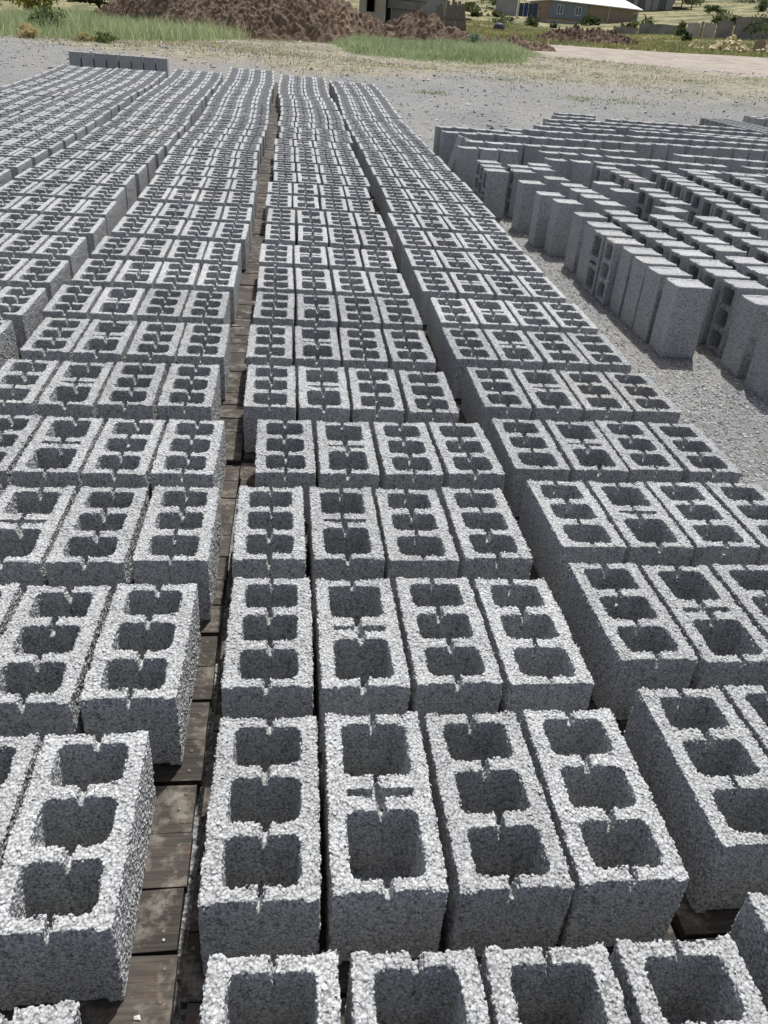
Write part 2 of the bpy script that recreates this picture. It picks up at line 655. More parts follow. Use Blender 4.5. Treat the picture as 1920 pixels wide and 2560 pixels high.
def block_mesh(name, kind, vox, seed, mat, chip=.0072):
    rs = random.Random(seed)
    pad = vox * 2.5
    ax = [np.arange(-BLOCK_W / 2 - pad, BLOCK_W / 2 + pad, vox), np.arange(-BLOCK_L / 2 - pad, BLOCK_L / 2 + pad, vox),
          np.arange(-pad, BLOCK_H + pad, vox)]
    X, Y, Z = np.meshgrid(*ax, indexing='ij')
    f = block_sdf(X, Y, Z, kind, rs)
    band = np.abs(f) < max(.0065, vox * 1.8)
    P = np.stack([X[band], Y[band], Z[band]], -1)
    off = np.array([seed * 1.37, seed * .77, seed * .31])
    if vox < .006:
        fine = vox < .003
        d1, d2, idn = worley(P + off, chip, seed)
        e = d2 - d1
        under = smooth01((P[:, 2] - .004) / .01)       # moulded underside is smoother
        disp = (idn - .5) * .0027 - .0036 * (1 - smooth01(e / .0024)) + .0009
        big = (vnoise(P[:, 0] * 38 + seed, P[:, 1] * 38, P[:, 2] * 38) - .5) * .0032
        # holes where a chip is missing
        lost = (idn > .955) * smooth01(e / .002) * .0045
        # walls pressed by the mould steel are tighter than the open top
        topness = .72 + .28 * smooth01((P[:, 2] - BLOCK_H + .022) / .012)
        f[band] -= (disp - lost) * (1. if fine else .75) * topness * (.25 + .75 * under) + big * under
    else:
        f[band] -= (vnoise(P[:, 0] * 60 + seed, P[:, 1] * 60, P[:, 2] * 60) - .5) * .005
    # naive surface nets
    s = f < 0
    nx, ny, nz = f.shape
    cs = s[:-1, :-1, :-1].astype(np.int8)
    tot = np.zeros((nx - 1, ny - 1, nz - 1), np.int8)
    for a in (0, 1):
        for b in (0, 1):
            for c in (0, 1):
                tot += s[a:nx - 1 + a, b:ny - 1 + b, c:nz - 1 + c]
    act = (tot > 0) & (tot < 8)
    idx = np.full(act.shape, -1, np.int64)
    cells = np.argwhere(act)
    idx[act] = np.arange(len(cells))
    acc = np.zeros((len(cells), 3))
    cnt = np.zeros(len(cells))
    ci, cj, ck = cells.T
    corners = [(a, b, c) for a in (0, 1) for b in (0, 1) for c in (0, 1)]
    for p in corners:
        for axis in range(3):
            if p[axis]:
                continue
            q = list(p)
            q[axis] = 1
            fp = f[ci + p[0], cj + p[1], ck + p[2]]
            fq = f[ci + q[0], cj + q[1], ck + q[2]]
            m = (fp < 0) != (fq < 0)
            t = np.where(m, fp / np.where(m, fp - fq, 1), 0)
            pos = np.tile(np.array(p, float), (len(cells), 1))
            pos[:, axis] += t
            acc[m] += pos[m]
            cnt[m] += 1
    vv = (cells + acc / cnt[:, None]) * vox + np.array([a[0] for a in ax])
    quads = []
    for axis in range(3):
        sl0 = [slice(None)] * 3
        sl1 = [slice(None)] * 3
        sl0[axis] = slice(0, -1)
        sl1[axis] = slice(1, None)
        ch = s[tuple(sl0)] != s[tuple(sl1)]
        o1, o2 = (axis + 1) % 3, (axis + 2) % 3
        e = np.argwhere(ch)
        ok = (e[:, o1] > 0) & (e[:, o2] > 0) & (e[:, o1] < f.shape[o1] - 1) & (e[:, o2] < f.shape[o2] - 1)
        e = e[ok]
        inside = s[e[:, 0], e[:, 1], e[:, 2]]

        def cell(d1, d2):
            c = e.copy()
            c[:, o1] -= d1
            c[:, o2] -= d2
            return idx[c[:, 0], c[:, 1], c[:, 2]]
        q = np.stack([cell(1, 1), cell(0, 1), cell(0, 0), cell(1, 0)], -1)
        q[~inside] = q[~inside][:, ::-1]
        quads.append(q)
    q = np.concatenate(quads)
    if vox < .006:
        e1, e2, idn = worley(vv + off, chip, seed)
        idn = (.28 + .72 * idn) * ((0 if vox < .003 else .08) + (1 if vox < .003 else .92) * smooth01((e2 - e1) / .0019))     # chip tones; paste between them painted darker to stand for crevice shade
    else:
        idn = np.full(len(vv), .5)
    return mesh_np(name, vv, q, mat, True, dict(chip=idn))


HI, MID, LOW = .0022, .0046, .0085
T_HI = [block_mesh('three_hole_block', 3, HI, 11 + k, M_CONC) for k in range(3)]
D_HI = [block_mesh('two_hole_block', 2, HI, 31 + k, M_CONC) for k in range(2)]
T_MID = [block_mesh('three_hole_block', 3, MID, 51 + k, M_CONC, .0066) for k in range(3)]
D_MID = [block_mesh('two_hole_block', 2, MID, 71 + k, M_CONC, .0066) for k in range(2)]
T_LOW = [block_mesh('three_hole_block', 3, LOW, 91 + k, M_CONC_FAR) for k in range(3)]
D_LOW = [block_mesh('two_hole_block', 2, LOW, 95 + k, M_CONC_FAR) for k in range(2)]


def coarse_block(kind, rs):
    """cheap cell-extruded block for the farthest rows (verts, quads)"""
    hw, hl = BLOCK_W / 2, BLOCK_L / 2
    xs = [-hw, -.0605, -.005, .005, .0605, hw]
    if kind == 3:
        ys = [-hl, -hl + .03, -hl + .121, -hl + .1495, hl - .1495, hl - .121, hl - .03, hl]
        holes = [1, 3, 5]
    hts = np.full((5, 7), BLOCK_H)
    for j in range(7):
        if j in holes:
            hts[1:4, j] = .03
        else:
            hts[1:4, j] -= rs.uniform(0, .004)
            hts[2, j] -= .022
    V, F = [], []

    def quad(a, b, c, d):
        n = len(V)
        V.extend((a, b, c, d))
        F.append((n, n + 1, n + 2, n + 3))
    for i in range(5):
        for j in range(7):
            x0, x1, y0, y1, h = xs[i], xs[i + 1], ys[j], ys[j + 1], hts[i, j]
            quad((x0, y0, h), (x1, y0, h), (x1, y1, h), (x0, y1, h))
            for (a, b, pa, pb) in ((i + 1, j, (x1, y0), (x1, y1)), (i, j + 1, (x1, y1), (x0, y1)),
                                   (i - 1, j, (x0, y1), (x0, y0)), (i, j - 1, (x0, y0), (x1, y0))):
                g = hts[a, b] if 0 <= a < 5 and 0 <= b < 7 else 0.
                if g < h - 1e-6:
                    quad((*pa, g), (*pb, g), (*pb, h), (*pa, h))
    return np.array(V), np.array(F)


# ------------------------------------------------------------------ flat-laid columns on pallets
E_X = [-.115, -.128, -.129, -.136, -.097, -.162, -.173, -.163, -.167, -.175, -.154, -.153, -.179, -.173, -.139, -.149,
       -.158, -.161, -.170, -.126, -.119, -.154, -.138, -.137, -.143, -.150, -.155, -.18, -.203, -.205, -.208, -.2,
       -.197, -.196]
GAPX = .0125
ROW_W = 4 * BLOCK_W + 3 * GAPX
rj = random.Random(3)
columns = []        # (label, count word, rows [(x_left, y_near, yaw)])
# centre column right of the plank gap
rows = []
ey = [.259, .7227, 1.182, 1.652, 2.130]
eth = [-.021, -.002, .004, .003, .0156]
for r in range(34):
    y = ey[r] if r < 5 else .26 + .467 * r + .02 + rj.uniform(-.012, .012)
    rows.append((E_X[r], y, eth[r] if r < 5 else rj.uniform(-.008, .008)))
columns.append(('E', 'middle column', 'front', rows))
rows = []
dx = [-.242, -.208, -.193, -.215, -.268, -.255]
for r in range(35):
    xr = dx[r] if r < 6 else -.262 + .018 * math.sin(r * .7) - .0012 * r + rj.uniform(-.012, .012)
    rows.append((xr - ROW_W, .682 + .4765 * r if r < 6 else .682 + .4765 * 5 + .4695 * (r - 5) + rj.uniform(-.012, .012),
                 rj.uniform(-.01, .01)))
rows.insert(0, (-.262 - ROW_W, .205, .012))
rows = rows[:35]
columns.append(('D', 'column left of plank gap', 'front', rows))
rows = []
for r in range(33):
    xl = .742 + (rj.uniform(-.006, .006) if r < 5 else .02 * math.sin(r * .45 + 1) - .0022 * r + rj.uniform(-.012, .012))
    rows.append((xl, .315 + .4695 * r + rj.uniform(-.01, .01), rj.uniform(-.007, .007)))
columns.append(('F', 'rightmost column', 'front', rows))
for code, name, xr, y0, y1 in (('C', 'third column from left', -1.168, .75, 15.6),
                               ('B', 'second column from left', -2.062, 3.0, 15.05),
                               ('A', 'leftmost column', -2.885, 5.5, 14.9)):
    rows = []
    y = y1 - BLOCK_L
    k = 0
    while y > y0:
        rows.append((xr - ROW_W + .018 * math.sin(k * .6) + rj.uniform(-.014, .014), y + rj.uniform(-.01, .01),
                     rj.uniform(-.009, .009)))
        y -= .4695
        k += 1
    columns.append((code, name, 'back', rows))

WHICH = ['leftmost', 'second', 'third', 'rightmost']
blocks = []
PAL_T = .024
PLANK_W = .112


def row_matrix(x, y, th):
    """frame of a row: origin at near-left top corner of its four blocks"""
    zc = zt(y + .2)
    slope = (zt(y + .6) - zt(y - .2)) / .8
    sl = math.atan(slope)
    return (Matrix.Translation((x, y, zc - .2 * slope)) @ Matrix.Rotation(th, 4, 'Z') @ Matrix.Rotation(sl, 4, 'X'))


# shared pallet pieces
plank_rs = random.Random(5)


def plank_mesh(k):
    L = ROW_W + .062
    xs = np.linspace(-.031, L - .031, 13)
    V, F = [], []
    for x in xs:
        e = plank_rs.uniform(-.0015, .0015)
        w = plank_rs.uniform(-.001, .001)
        V += [(x, .0015 + w, -PAL_T + e), (x, PLANK_W - .0015 + w, -PAL_T + e), (x, PLANK_W + w, e - .001 + w), (x, w, e - .001)]
    n = len(xs)
    for i in range(n - 1):
        a, b = 4 * i, 4 * i + 4
        for q in range(4):
            F.append((a + q, a + (q + 1) % 4, b + (q + 1) % 4, b + q))
    F.append((3, 2, 1, 0))
    e = 4 * (n - 1)
    F.append((e, e + 1, e + 2, e + 3))
    return mesh_np('plank', np.array(V), np.array(F)[:, ::-1], M_WOOD)


PLANKS = [plank_mesh(k) for k in range(5)]
M_NAIL = simple('rusty_nail', (.10, .07, .05), (.22, .19, .16), 40)


def nail_mesh():
    a = np.linspace(0, 2 * math.pi, 9)[:-1]
    V = [(math.cos(t) * .0042, math.sin(t) * .0042, 0) for t in a] + [(math.cos(t) * .0030, math.sin(t) * .0030, .0016) for t in a]
    F = [(i, (i + 1) % 8, 8 + (i + 1) % 8, 8 + i) for i in range(8)]
    me = mesh_np('nail_head', np.array(V), [np.array(F), np.array([list(range(8, 16))])], M_NAIL)
    return me


NAIL = nail_mesh()
BATTEN = boxes_mesh('batten', [(-.022, .022, 0, .458, -.0275, 0)], M_WOOD)
WHOLE = boxes_mesh('pallet', [(-.03, ROW_W + .03, i * .1165, i * .1165 + PLANK_W, -PAL_T, 0) for i in range(4)] +
                   [(.10, .144, .004, .456, -.052, -PAL_T - .0005), (ROW_W - .144, ROW_W - .10, .004, .456, -.052, -PAL_T - .0005)], M_WOOD)

for code, cname, frm, rows in columns:
    for r, (x, y, th) in enumerate(rows):
        M = row_matrix(x, y, th)
        rowword = ORD[r] + (' row from front' if frm == 'front' else ' row from far end')
        # pallet
        PM = M @ Matrix.Translation((0, -.035, -BLOCK_H - .001))
        plabel = 'plank pallet under the %s, %s' % (rowword, cname)
        if code in 'EDF':
            pal = obj('pallet', None, mw=PM)
            pal.empty_display_size = .1
            prr = random.Random(r * 7 + ord(code))
            for k in range(4):
                pl = obj('plank', PLANKS[prr.randrange(5)], pal,
                         Matrix.Translation((prr.uniform(-.003, .003) + {'D': -.171 - (x + ROW_W + .031), 'E': -.158 - (x - .031), 'F': 0.}[code], k * .1165 + prr.uniform(-.001, .001), prr.uniform(-.0035, -.0005))) @ Matrix.Rotation(prr.uniform(-.004, .004), 4, 'Z'))
                if r < 6:
                    for sx in (ROW_W + .008 + prr.uniform(-.006, .006) if code == 'D' else -.016 - prr.uniform(-.006, .006),):
                        for sy in (.03, .082):
                            obj('nail_head', NAIL, pl, Matrix.Translation((sx, sy + prr.uniform(-.008, .008), -.0008)))
            if r < 12:
                for bx in (.12, ROW_W - .12):
                    obj('batten', BATTEN, pal, Matrix.Translation((bx, .002, -PAL_T - .005)))
        else:
            pal = obj('pallet', WHOLE, mw=PM)
        tag(pal, plabel, 'pallet', 'wooden pallets under the block rows')
        brs = random.Random(r * 13 + ord(code) * 7)
        for k in range(4):
            bx = k * (BLOCK_W + GAPX) + BLOCK_W / 2 + brs.uniform(-.003, .003)
            by = BLOCK_L / 2 + brs.uniform(-.006, .006)
            BM = M @ Matrix.Translation((bx, by, -BLOCK_H)) @ Matrix.Rotation(brs.uniform(-.010, .010), 4, 'Z')
            kind = 2 if k == 1 else 3
            flip = brs.random() < .5
            if flip:
                BM = BM @ Matrix.Rotation(math.pi, 4, 'Z')
            blocks.append(dict(kind=kind, M=BM, d=math.hypot(M.translation.x + bx, y), r=r, k=k, rowword=rowword, cname=cname,
                               rs=brs.random(), y=y))



def in_frame(p):
    q = p - cam.matrix_world.translation
    z = q.dot(_f)
    return z > .05 and abs(q.dot(_r) / z) < 960 / 1943.4 + .05 and abs(q.dot(_u) / z) < 1280 / 1943.4 + .05


threes = sorted((b for b in blocks if b['kind'] == 3 and in_frame(b['M'].translation)), key=lambda b: b['d'])
for b in blocks:
    b['stuff'] = False
for n, b in enumerate(threes):
    b['stuff'] = n >= 300
rest = []
for b in blocks:
    if b['kind'] == 3 and b['stuff']:
        rest.append(b)
        continue
    lists = (T_HI, T_MID, T_LOW) if b['kind'] == 3 else (D_HI, D_MID, D_LOW)
    lod = 0 if b['d'] < 3.6 else 1 if b['d'] < 8 else 2
    me = lists[lod][int(b['rs'] * 997) % len(lists[lod])]
    o = obj('three_hole_block' if b['kind'] == 3 else 'two_hole_block', me, mw=b['M'])
    if b['kind'] == 3:
        tag(o, '%s three-hole block, %s, %s' % (WHICH[b['k']], b['rowword'], b['cname']), 'block', 'three-hole blocks laid flat on pallets')
    else:
        tag(o, 'two-hole block, %s, %s' % (b['rowword'], b['cname']), 'block', 'two-hole blocks laid flat on pallets')

V, F, n = [], [], 0
crs = random.Random(99)
for b in rest:
    v, f = coarse_block(3, crs)
    v = np.array([(b['M'] @ Vector(p))[:] for p in v])
    V.append(v)
    F.append(f + n)
    n += len(v)
o = obj('far_three_hole_blocks', mesh_np('far_three_hole_blocks', np.concatenate(V), np.concatenate(F), M_CONC_FAR))
tag(o, 'mass of grey three-hole blocks at the far end of the flat-laid columns', 'blocks', kind='stuff')

# ------------------------------------------------------------------ upended blocks
up_n = 0


def upend(cx, cy, d, me_list, lod, label, group, yaw=0., lean=0., leandir=0.):
    """stand a block on its end; d = direction its holes face"""
    global up_n
    up_n += 1
    d = Vector((d[0], d[1], 0)).normalized()
    d.rotate(Matrix.Rotation(yaw, 3, 'Z'))
    Yv = Vector((0, 0, 1))
    Xv = Yv.cross(d)
    R = Matrix(((Xv.x, Yv.x, d.x), (Xv.y, Yv.y, d.y), (Xv.z, Yv.z, d.z))).to_4x4()
    base = min(gz(cx + a, cy + b) for a in (-.09, .09) for b in (-.09, .09))
    T = Matrix.Translation((cx, cy, base - .002))
    L = Matrix.Rotation(lean, 4, Vector((math.cos(leandir), math.sin(leandir), 0)))
    M = T @ L @ Matrix.Translation((0, 0, BLOCK_L / 2)) @ R @ Matrix.Translation((0, 0, -BLOCK_H / 2))
    if (up_n * 7) % 3 == 0:
        M = M @ Matrix.Rotation(math.pi, 4, 'Z')
    o = obj('upended_block', me_list[(up_n * 5) % len(me_list)], mw=M)
    tag(o, label, 'block', group)
    return o


ur = random.Random(21)
GU = 'blocks standing on end on the gravel'
LEFT, RIGHT, BACK = (-1, 0), (1, 0), (0, 1)
HH = BLOCK_H / 2
files = [
    ('file nearest the flat blocks', [
        (2.015, 3.90, RIGHT, 'T'), (2.015, 4.125, RIGHT, 'T'), (2.01, 4.335, RIGHT, 'D'), (2.015, 4.545, RIGHT, 'T'),
        (1.975, 4.760, LEFT, 'T'), (1.965, 4.960, LEFT, 'D'), (2.00, 5.185, RIGHT, 'T'), (1.985, 5.475, RIGHT, 'T'),
        (1.955, 5.895, RIGHT, 'T'), (1.905, 6.145, RIGHT, 'D'), (1.865, 6.590, RIGHT, 'T'), (1.675, 7.060, LEFT, 'D'),
        (1.690, 7.270, LEFT, 'T'), (1.93, 7.12, LEFT, 'T'), (1.70, 7.50, LEFT, 'T'), (1.95, 7.36, LEFT, 'T'), (2.16, 7.30, RIGHT, 'T'),
        (2.18, 7.53, RIGHT, 'T')]),
    ('second file from the flat blocks', [
        (2.31, 3.375, RIGHT, 'D'), (2.32, 3.655, RIGHT, 'T'), (2.37, 3.93, LEFT, 'T'), (2.36, 4.135, LEFT, 'D'), (2.345, 4.345, LEFT, 'T'),
        (2.33, 4.555, LEFT, 'T'), (2.30, 4.77, LEFT, 'T'), (2.285, 4.98, LEFT, 'T'), (2.27, 5.19, LEFT, 'D'), (2.255, 5.41, LEFT, 'T'),
        (2.27, 5.63, LEFT, 'T'), (2.30, 5.94, RIGHT, 'T'), (2.27, 6.16, RIGHT, 'T'), (2.25, 6.37, RIGHT, 'T'), (2.22, 6.58, RIGHT, 'T'),
        (2.16, 6.86, RIGHT, 'T')]),
    ('third file from the flat blocks', [
        (2.66, 4.02, LEFT, 'T'), (2.65, 4.235, LEFT, 'D'), (2.64, 4.45, LEFT, 'T'), (2.64, 4.72, LEFT, 'T'), (2.625, 4.93, LEFT, 'T'),
        (2.615, 5.15, LEFT, 'T'), (2.60, 5.36, LEFT, 'D'), (2.605, 5.575, LEFT, 'T'), (2.62, 6.48, RIGHT, 'T'), (2.57, 6.76, RIGHT, 'T')]),
    ('fourth file from the flat blocks', [
        (2.99, 4.72, LEFT, 'T'), (2.98, 4.94, LEFT, 'D'), (2.97, 5.16, LEFT, 'T'), (2.965, 5.40, LEFT, 'T'), (2.96, 5.62, LEFT, 'D'),
        (2.91, 6.14, LEFT, 'T'), (2.90, 6.35, LEFT, 'D'), (2.895, 6.57, LEFT, 'T'), (2.955, 6.97, LEFT, 'T'), (2.955, 7.18, LEFT, 'D'),
        (2.935, 7.39, LEFT, 'T'), (2.88, 7.6, LEFT, 'T')]),
    ('fifth file from the flat blocks', [(3.32 + .012 * k, 5.46 + .215 * k + ur.uniform(-.006, .006), LEFT, 'TDT'[k % 3]) for k in range(11)]),
    ('sixth file from the flat blocks', [(3.74 + .014 * k, 6.2 + .215 * k + ur.uniform(-.006, .006), LEFT, 'TTD'[k % 3]) for k in range(8)]),
    ('seventh file from the flat blocks', [(4.25 + .015 * k, 6.95 + .22 * k + ur.uniform(-.006, .006), LEFT, 'TDT'[k % 3]) for k in range(5)]),
]
for fname, lst in files:
    for k, (xl, yn, d, kind) in enumerate(sorted(lst, key=lambda q: q[1])):
        lod = T_MID if kind == 'T' else D_MID
        upend(xl + HH + ur.uniform(-.012, .012), yn + HH, d, lod, 1, 'upended block, %s from camera, %s' % (ORD[k], fname), GU,
              ur.uniform(-.05, .05), ur.uniform(-.008, .008), ur.uniform(0, 3))
# rows farther back, undersides towards the camera
far_rows = [(7.9, 2.45, 4.7, 0), (8.34, 1.66, 5.3, 0), (8.80, 1.83, 5.6, .03), (9.43, 1.68, 5.9, .10), (9.84, 1.67, 2.5, 0), (10.18, 2.58, 6.3, .06),
            (10.72, 3.10, 6.6, .08), (11.12, 3.35, 6.7, .02), (11.55, 3.45, 6.8, .05), (12.0, 3.7, 6.6, .05), (12.4, 3.84, 4.3, .05)]
for ri, (y, x0, x1, sk) in enumerate(far_rows):
    x = x0
    k = 0
    while x < min(x1, .60 * y + .35):
        if ur.random() > .05 or k < 2:
            upend(x + HH, y + HH + sk * (x - x0) + ur.uniform(-.03, .03), BACK, T_LOW if y > 9 else T_MID, 2,
                  'upended block, %s from left, %s cross row behind the files' % (ORD[k], ORD[ri]), GU,
                  ur.uniform(-.06, .06), ur.uniform(-.012, .012), ur.uniform(0, 3))
            k += 1
        x += .2 + ur.choice((.004, .006, .012, .02, .05))
# one leaning block and one broken one
upend(1.80, 9.16, BACK, T_MID, 1, 'pale upended block leaning to the right at the field edge', GU, .1, .26, 1.57)
o = upend(2.86, 5.98, BACK, T_MID, 1, 'broken upended block with a jagged dark right edge', GU, .25, .02, 0)
# eight blocks standing behind the two left columns
for k in range(8):
    x = -3.73 + k * .2025
    upend(x + HH, 15.72 + .012 * k, BACK, T_LOW, 2, 'upended dark block, %s from the left behind the far left columns' % ORD[k],
          'eight blocks standing behind the left columns', ur.uniform(-.02, .02))
# stacks of thinner blocks at the far right
thin = boxes_mesh('thin_block', [(-.045, .045, -.095, .095, 0, .39)], M_CONC_FAR)
tv = [(-.045, -.095), (.045, -.095), (.045, -.03), (.038, -.024), (.038, .024), (.045, .03), (.045, .095), (-.045, .095), (-.045, .03), (-.038, .024), (-.038, -.024), (-.045, -.03)]
V = [(x, y, 0) for x, y in tv] + [(x, y, .39) for x, y in tv]
thin = mesh_np('thin_block', np.array(V), [np.array([(i, (i + 1) % 12, 12 + (i + 1) % 12, 12 + i) for i in range(12)]),
                                          np.array([list(range(12, 24)), list(range(11, -1, -1))])], M_CONC_FAR)
for fi in range(3):
    for k in range(14):
        x = 6.50 + fi * .21 + k * .026
        y = 13.10 + fi * .05 - k * .098
        o = obj('thin_block', thin, mw=Matrix.Translation((x, y, gz(x, y))) @ Matrix.Rotation(math.radians(75) + ur.uniform(-.02, .02), 4, 'Z'))
        tag(o, 'thin grey block, %s from far end, %s file of far-right stack' % (ORD[k], ORD[fi]), 'block', 'thin blocks standing at the far right')
for k in range(6):
    x, y = 7.72 + .205 * (k % 3), 14.0 - .21 * (k // 3)
    upend(x, y, BACK, T_LOW, 2, 'upended block at the right picture edge, %s of %s row' % (ORD[k % 3], ('back', 'front')[k // 3]), GU, ur.uniform(-.03, .03))

# ------------------------------------------------------------------ loose stones
OCT_V = np.array([[1, 0, 0], [-1, 0, 0], [0, 1, 0], [0, -1, 0], [0, 0, 1], [0, 0, -1]], float)
OCT_F = np.array([[0, 2, 4], [2, 1, 4], [1, 3, 4], [3, 0, 4], [2, 0, 5], [1, 2, 5], [3, 1, 5], [0, 3, 5]])


def stones(name, x, y, size, cols, z=None, flat=.6):
    n = len(x)
    z = ground_z(x, y) if z is None else z
    sc = size[:, None] * RNG.uniform(.6, 1.25, (n, 3)) * np.array([1, 1, flat])
    v = OCT_V[None] * RNG.uniform(.75, 1.25, (n, 6, 1)) + RNG.normal(0, .22, (n, 6, 3))
    v = v * sc[:, None, :]
    a = RNG.uniform(0, 6.28, n)
    c, s = np.cos(a)[:, None], np.sin(a)[:, None]
    v = np.stack([v[..., 0] * c - v[..., 1] * s, v[..., 0] * s + v[..., 1] * c, v[..., 2]], -1)
    v += np.stack([x, y, z + size * flat * .45], -1)[:, None, :]
    f = OCT_F[None] + (np.arange(n) * 6)[:, None, None]
    return mesh_np(name, v.reshape(-1, 3), f.reshape(-1, 3), M_STONE, False, dict(tint=np.repeat(cols, 6, 0)))


def stone_cols(n, lo=.12, hi=.5, warm=.02):
    g = RNG.beta(2, 2.2, n) * (hi - lo) + lo
    w = RNG.normal(0, warm, n)
    return np.clip(np.stack([g + w, g + w * .3, g - w], -1), .03, .8)


n = 30000
x = RNG.uniform(1.5, 4.2, n)
y = RNG.uniform(1.0, 8.5, n)
k = (x < .62 * y + .4) & (RNG.random(n) < np.clip(1.5 - y * .09 - np.maximum(x - 2.1, 0) * .35, .12, 1))
x, y = x[k], y[k]
o = obj('gravel', stones('gravel', x, y, RNG.uniform(.004, .0095, len(x)), stone_cols(len(x), .16, .56)))
tag(o, 'fine grey gravel between the flat-laid columns and upended blocks', 'gravel', kind='stuff')
n = 15000
a = np.radians(RNG.uniform(-24, 36, n))
D = 9.5 + 22 * RNG.random(n) ** .8
x, y = D * np.sin(a), D * np.cos(a)
keep = ~((x > -3.8) & (x < 1.62) & (y < 16.7)) & (y > 7)
x, y = x[keep], y[keep]
o = obj('loose_stones', stones('loose_stones', x, y, RNG.uniform(.010, .028, len(x)) * RNG.choice([.7, 1, 1.7], len(x), p=[.5, .4, .1]), stone_cols(len(x), .14, .68, .03)))
tag(o, 'pale loose stones scattered over the back of the yard', 'stones', kind='stuff')
# pebbles dropped on the planks of the gap
for (x, y, s, w) in ((-.222, .668, .006, 'largest white pebble lying on the planks of the gap'), (-.205, 1.055, .003, 'tiny pale pebble on dark plank beside the block edge'),
                     (-.198, .79, .0035, 'small grey pebble on the sunlit plank'), (.705, .62, .005, 'grey pebble on plank between middle and right columns')):
    me = stones('pebble', np.array([x]), np.array([y]), np.array([s]), np.array([[.55, .53, .5]]), np.array([-BLOCK_H - .002]))
    tag(obj('pebble', me), w, 'pebble')


# ------------------------------------------------------------------ grass
def blades(name, x, y, h, w, cols, lean=.35, z=None):
    n = len(x)
    z = ground_z(x, y) if z is None else z
    a = RNG.uniform(0, 6.28, n)
    dx, dy = np.cos(a) * w, np.sin(a) * w
    b = RNG.uniform(0, 6.28, n)
    lx, ly = np.cos(b) * h * lean * RNG.random(n), np.sin(b) * h * lean * RNG.random(n)
    P = np.stack([x, y, z - .01], -1)
    wv = np.stack([dx, dy, 0 * dx], -1)
    m = P + np.stack([lx * .35, ly * .35, h * .55], -1)
    t = P + np.stack([lx, ly, h], -1)
    V = np.stack([P - wv, P + wv, m + wv * .8, m - wv * .8, t], 1).reshape(-1, 3)
    k = np.arange(n)[:, None] * 5
    return mesh_np(name, V, [k + np.array([[0, 1, 2, 3]]), k + np.array([[3, 2, 4]])], M_GRASS, False, dict(tint=np.repeat(cols, 5, 0)))


def grass_cols(x, y, a, b, c=None, fr=0.):
    t = np.clip(fbm(x * .5, y * .5) * 1.6 - .3 + RNG.normal(0, .15, len(x)), 0, 1)[:, None]
    r = np.array(a) * (1 - t) + np.array(b) * t
    if c is not None:
        m = RNG.random(len(x)) < fr
        r[m] = np.array(c)
    return r * RNG.uniform(.75, 1.25, (len(x), 1))


def scatter_polar(n, az0, az1, d0, d1):
    a = np.radians(RNG.uniform(az0, az1, n))
    D = np.sqrt(RNG.uniform(d0 ** 2, d1 ** 2, n))
    return D * np.sin(a), D * np.cos(a)


# clumped scatter helper
def clump(x, y, k=3, s=.12):
    return (np.repeat(x, k) + RNG.normal(0, s, len(x) * k), np.repeat(y, k) + RNG.normal(0, s, len(x) * k))


x, y = scatter_polar(60000, -24, -1.5, 20.5, 75)
w = zone_weights(x, y)[1]
k = RNG.random(len(x)) < w * np.clip(1.35 - np.hypot(x, y) / 62, .35, 1)
x, y = clump(x[k], y[k], 3, .1)
hh = (.10 + .75 * fbm(x * .55, y * .55)) * RNG.uniform(.35, 1.25, len(x)) * np.clip((np.hypot(x, y) - 20) / 6, .22, 1)
o = obj('tall_grass', blades('tall_grass', x, y, hh, RNG.uniform(.004, .010, len(x)) * np.clip(np.hypot(x, y) / 28, 1, 3), grass_cols(x, y, (.24, .32, .15), (.40, .45, .25), (.56, .52, .36), .14), .7))
tag(o, 'tall soft green grass at the left back of the yard', 'grass', kind='stuff')
x, y = scatter_polar(40000, 2, 16.5, 24, 37)
w = zone_weights(x, y)[1]
k = RNG.random(len(x)) < w
x, y = clump(x[k], y[k], 3, .09)
hh = (.04 + .55 * fbm(x * .7, y * .7)) * RNG.uniform(.3, 1.2, len(x)) * (.3 + .7 * zone_weights(x, y)[1])
o = obj('tall_grass', blades('tall_grass', x, y, hh, RNG.uniform(.004, .009, len(x)), grass_cols(x, y, (.23, .32, .16), (.38, .44, .24), (.56, .52, .36), .12), .7))
tag(o, 'strip of green grass in front of the brown soil heaps', 'grass', kind='stuff')
x, y = scatter_polar(34000, -24, 34, 17.2, 33)
w = zone_weights(x, y)
k = (RNG.random(len(x)) < w[0] * (1 - w[2]) * .55 * smooth01((fbm(x * .6, y * .6) - .40) / .14)) & ~((x > -3.8) & (x < 1.7) & (y < 16.6))
x, y = clump(x[k], y[k], 2, .06)
o = obj('dry_grass', blades('dry_grass', x, y, RNG.uniform(.025, .10, len(x)), RNG.uniform(.004, .009, len(x)), grass_cols(x, y, (.36, .32, .19), (.20, .22, .10)), 1.2))
tag(o, 'short straw-coloured grass between gravel yard and green grass', 'grass', kind='stuff')
x, y = scatter_polar(42000, 6, 36, 43, 150)
k = RNG.random(len(x)) < zone_weights(x, y)[3] * .8
x, y = clump(x[k], y[k], 2, .2)
o = obj('meadow_grass', blades('meadow_grass', x, y, RNG.uniform(.06, .26, len(x)), RNG.uniform(.02, .05, len(x)), grass_cols(x, y, (.14, .18, .07), (.36, .33, .15))))
tag(o, 'rough green and yellow grass beyond the dirt track', 'grass', kind='stuff')


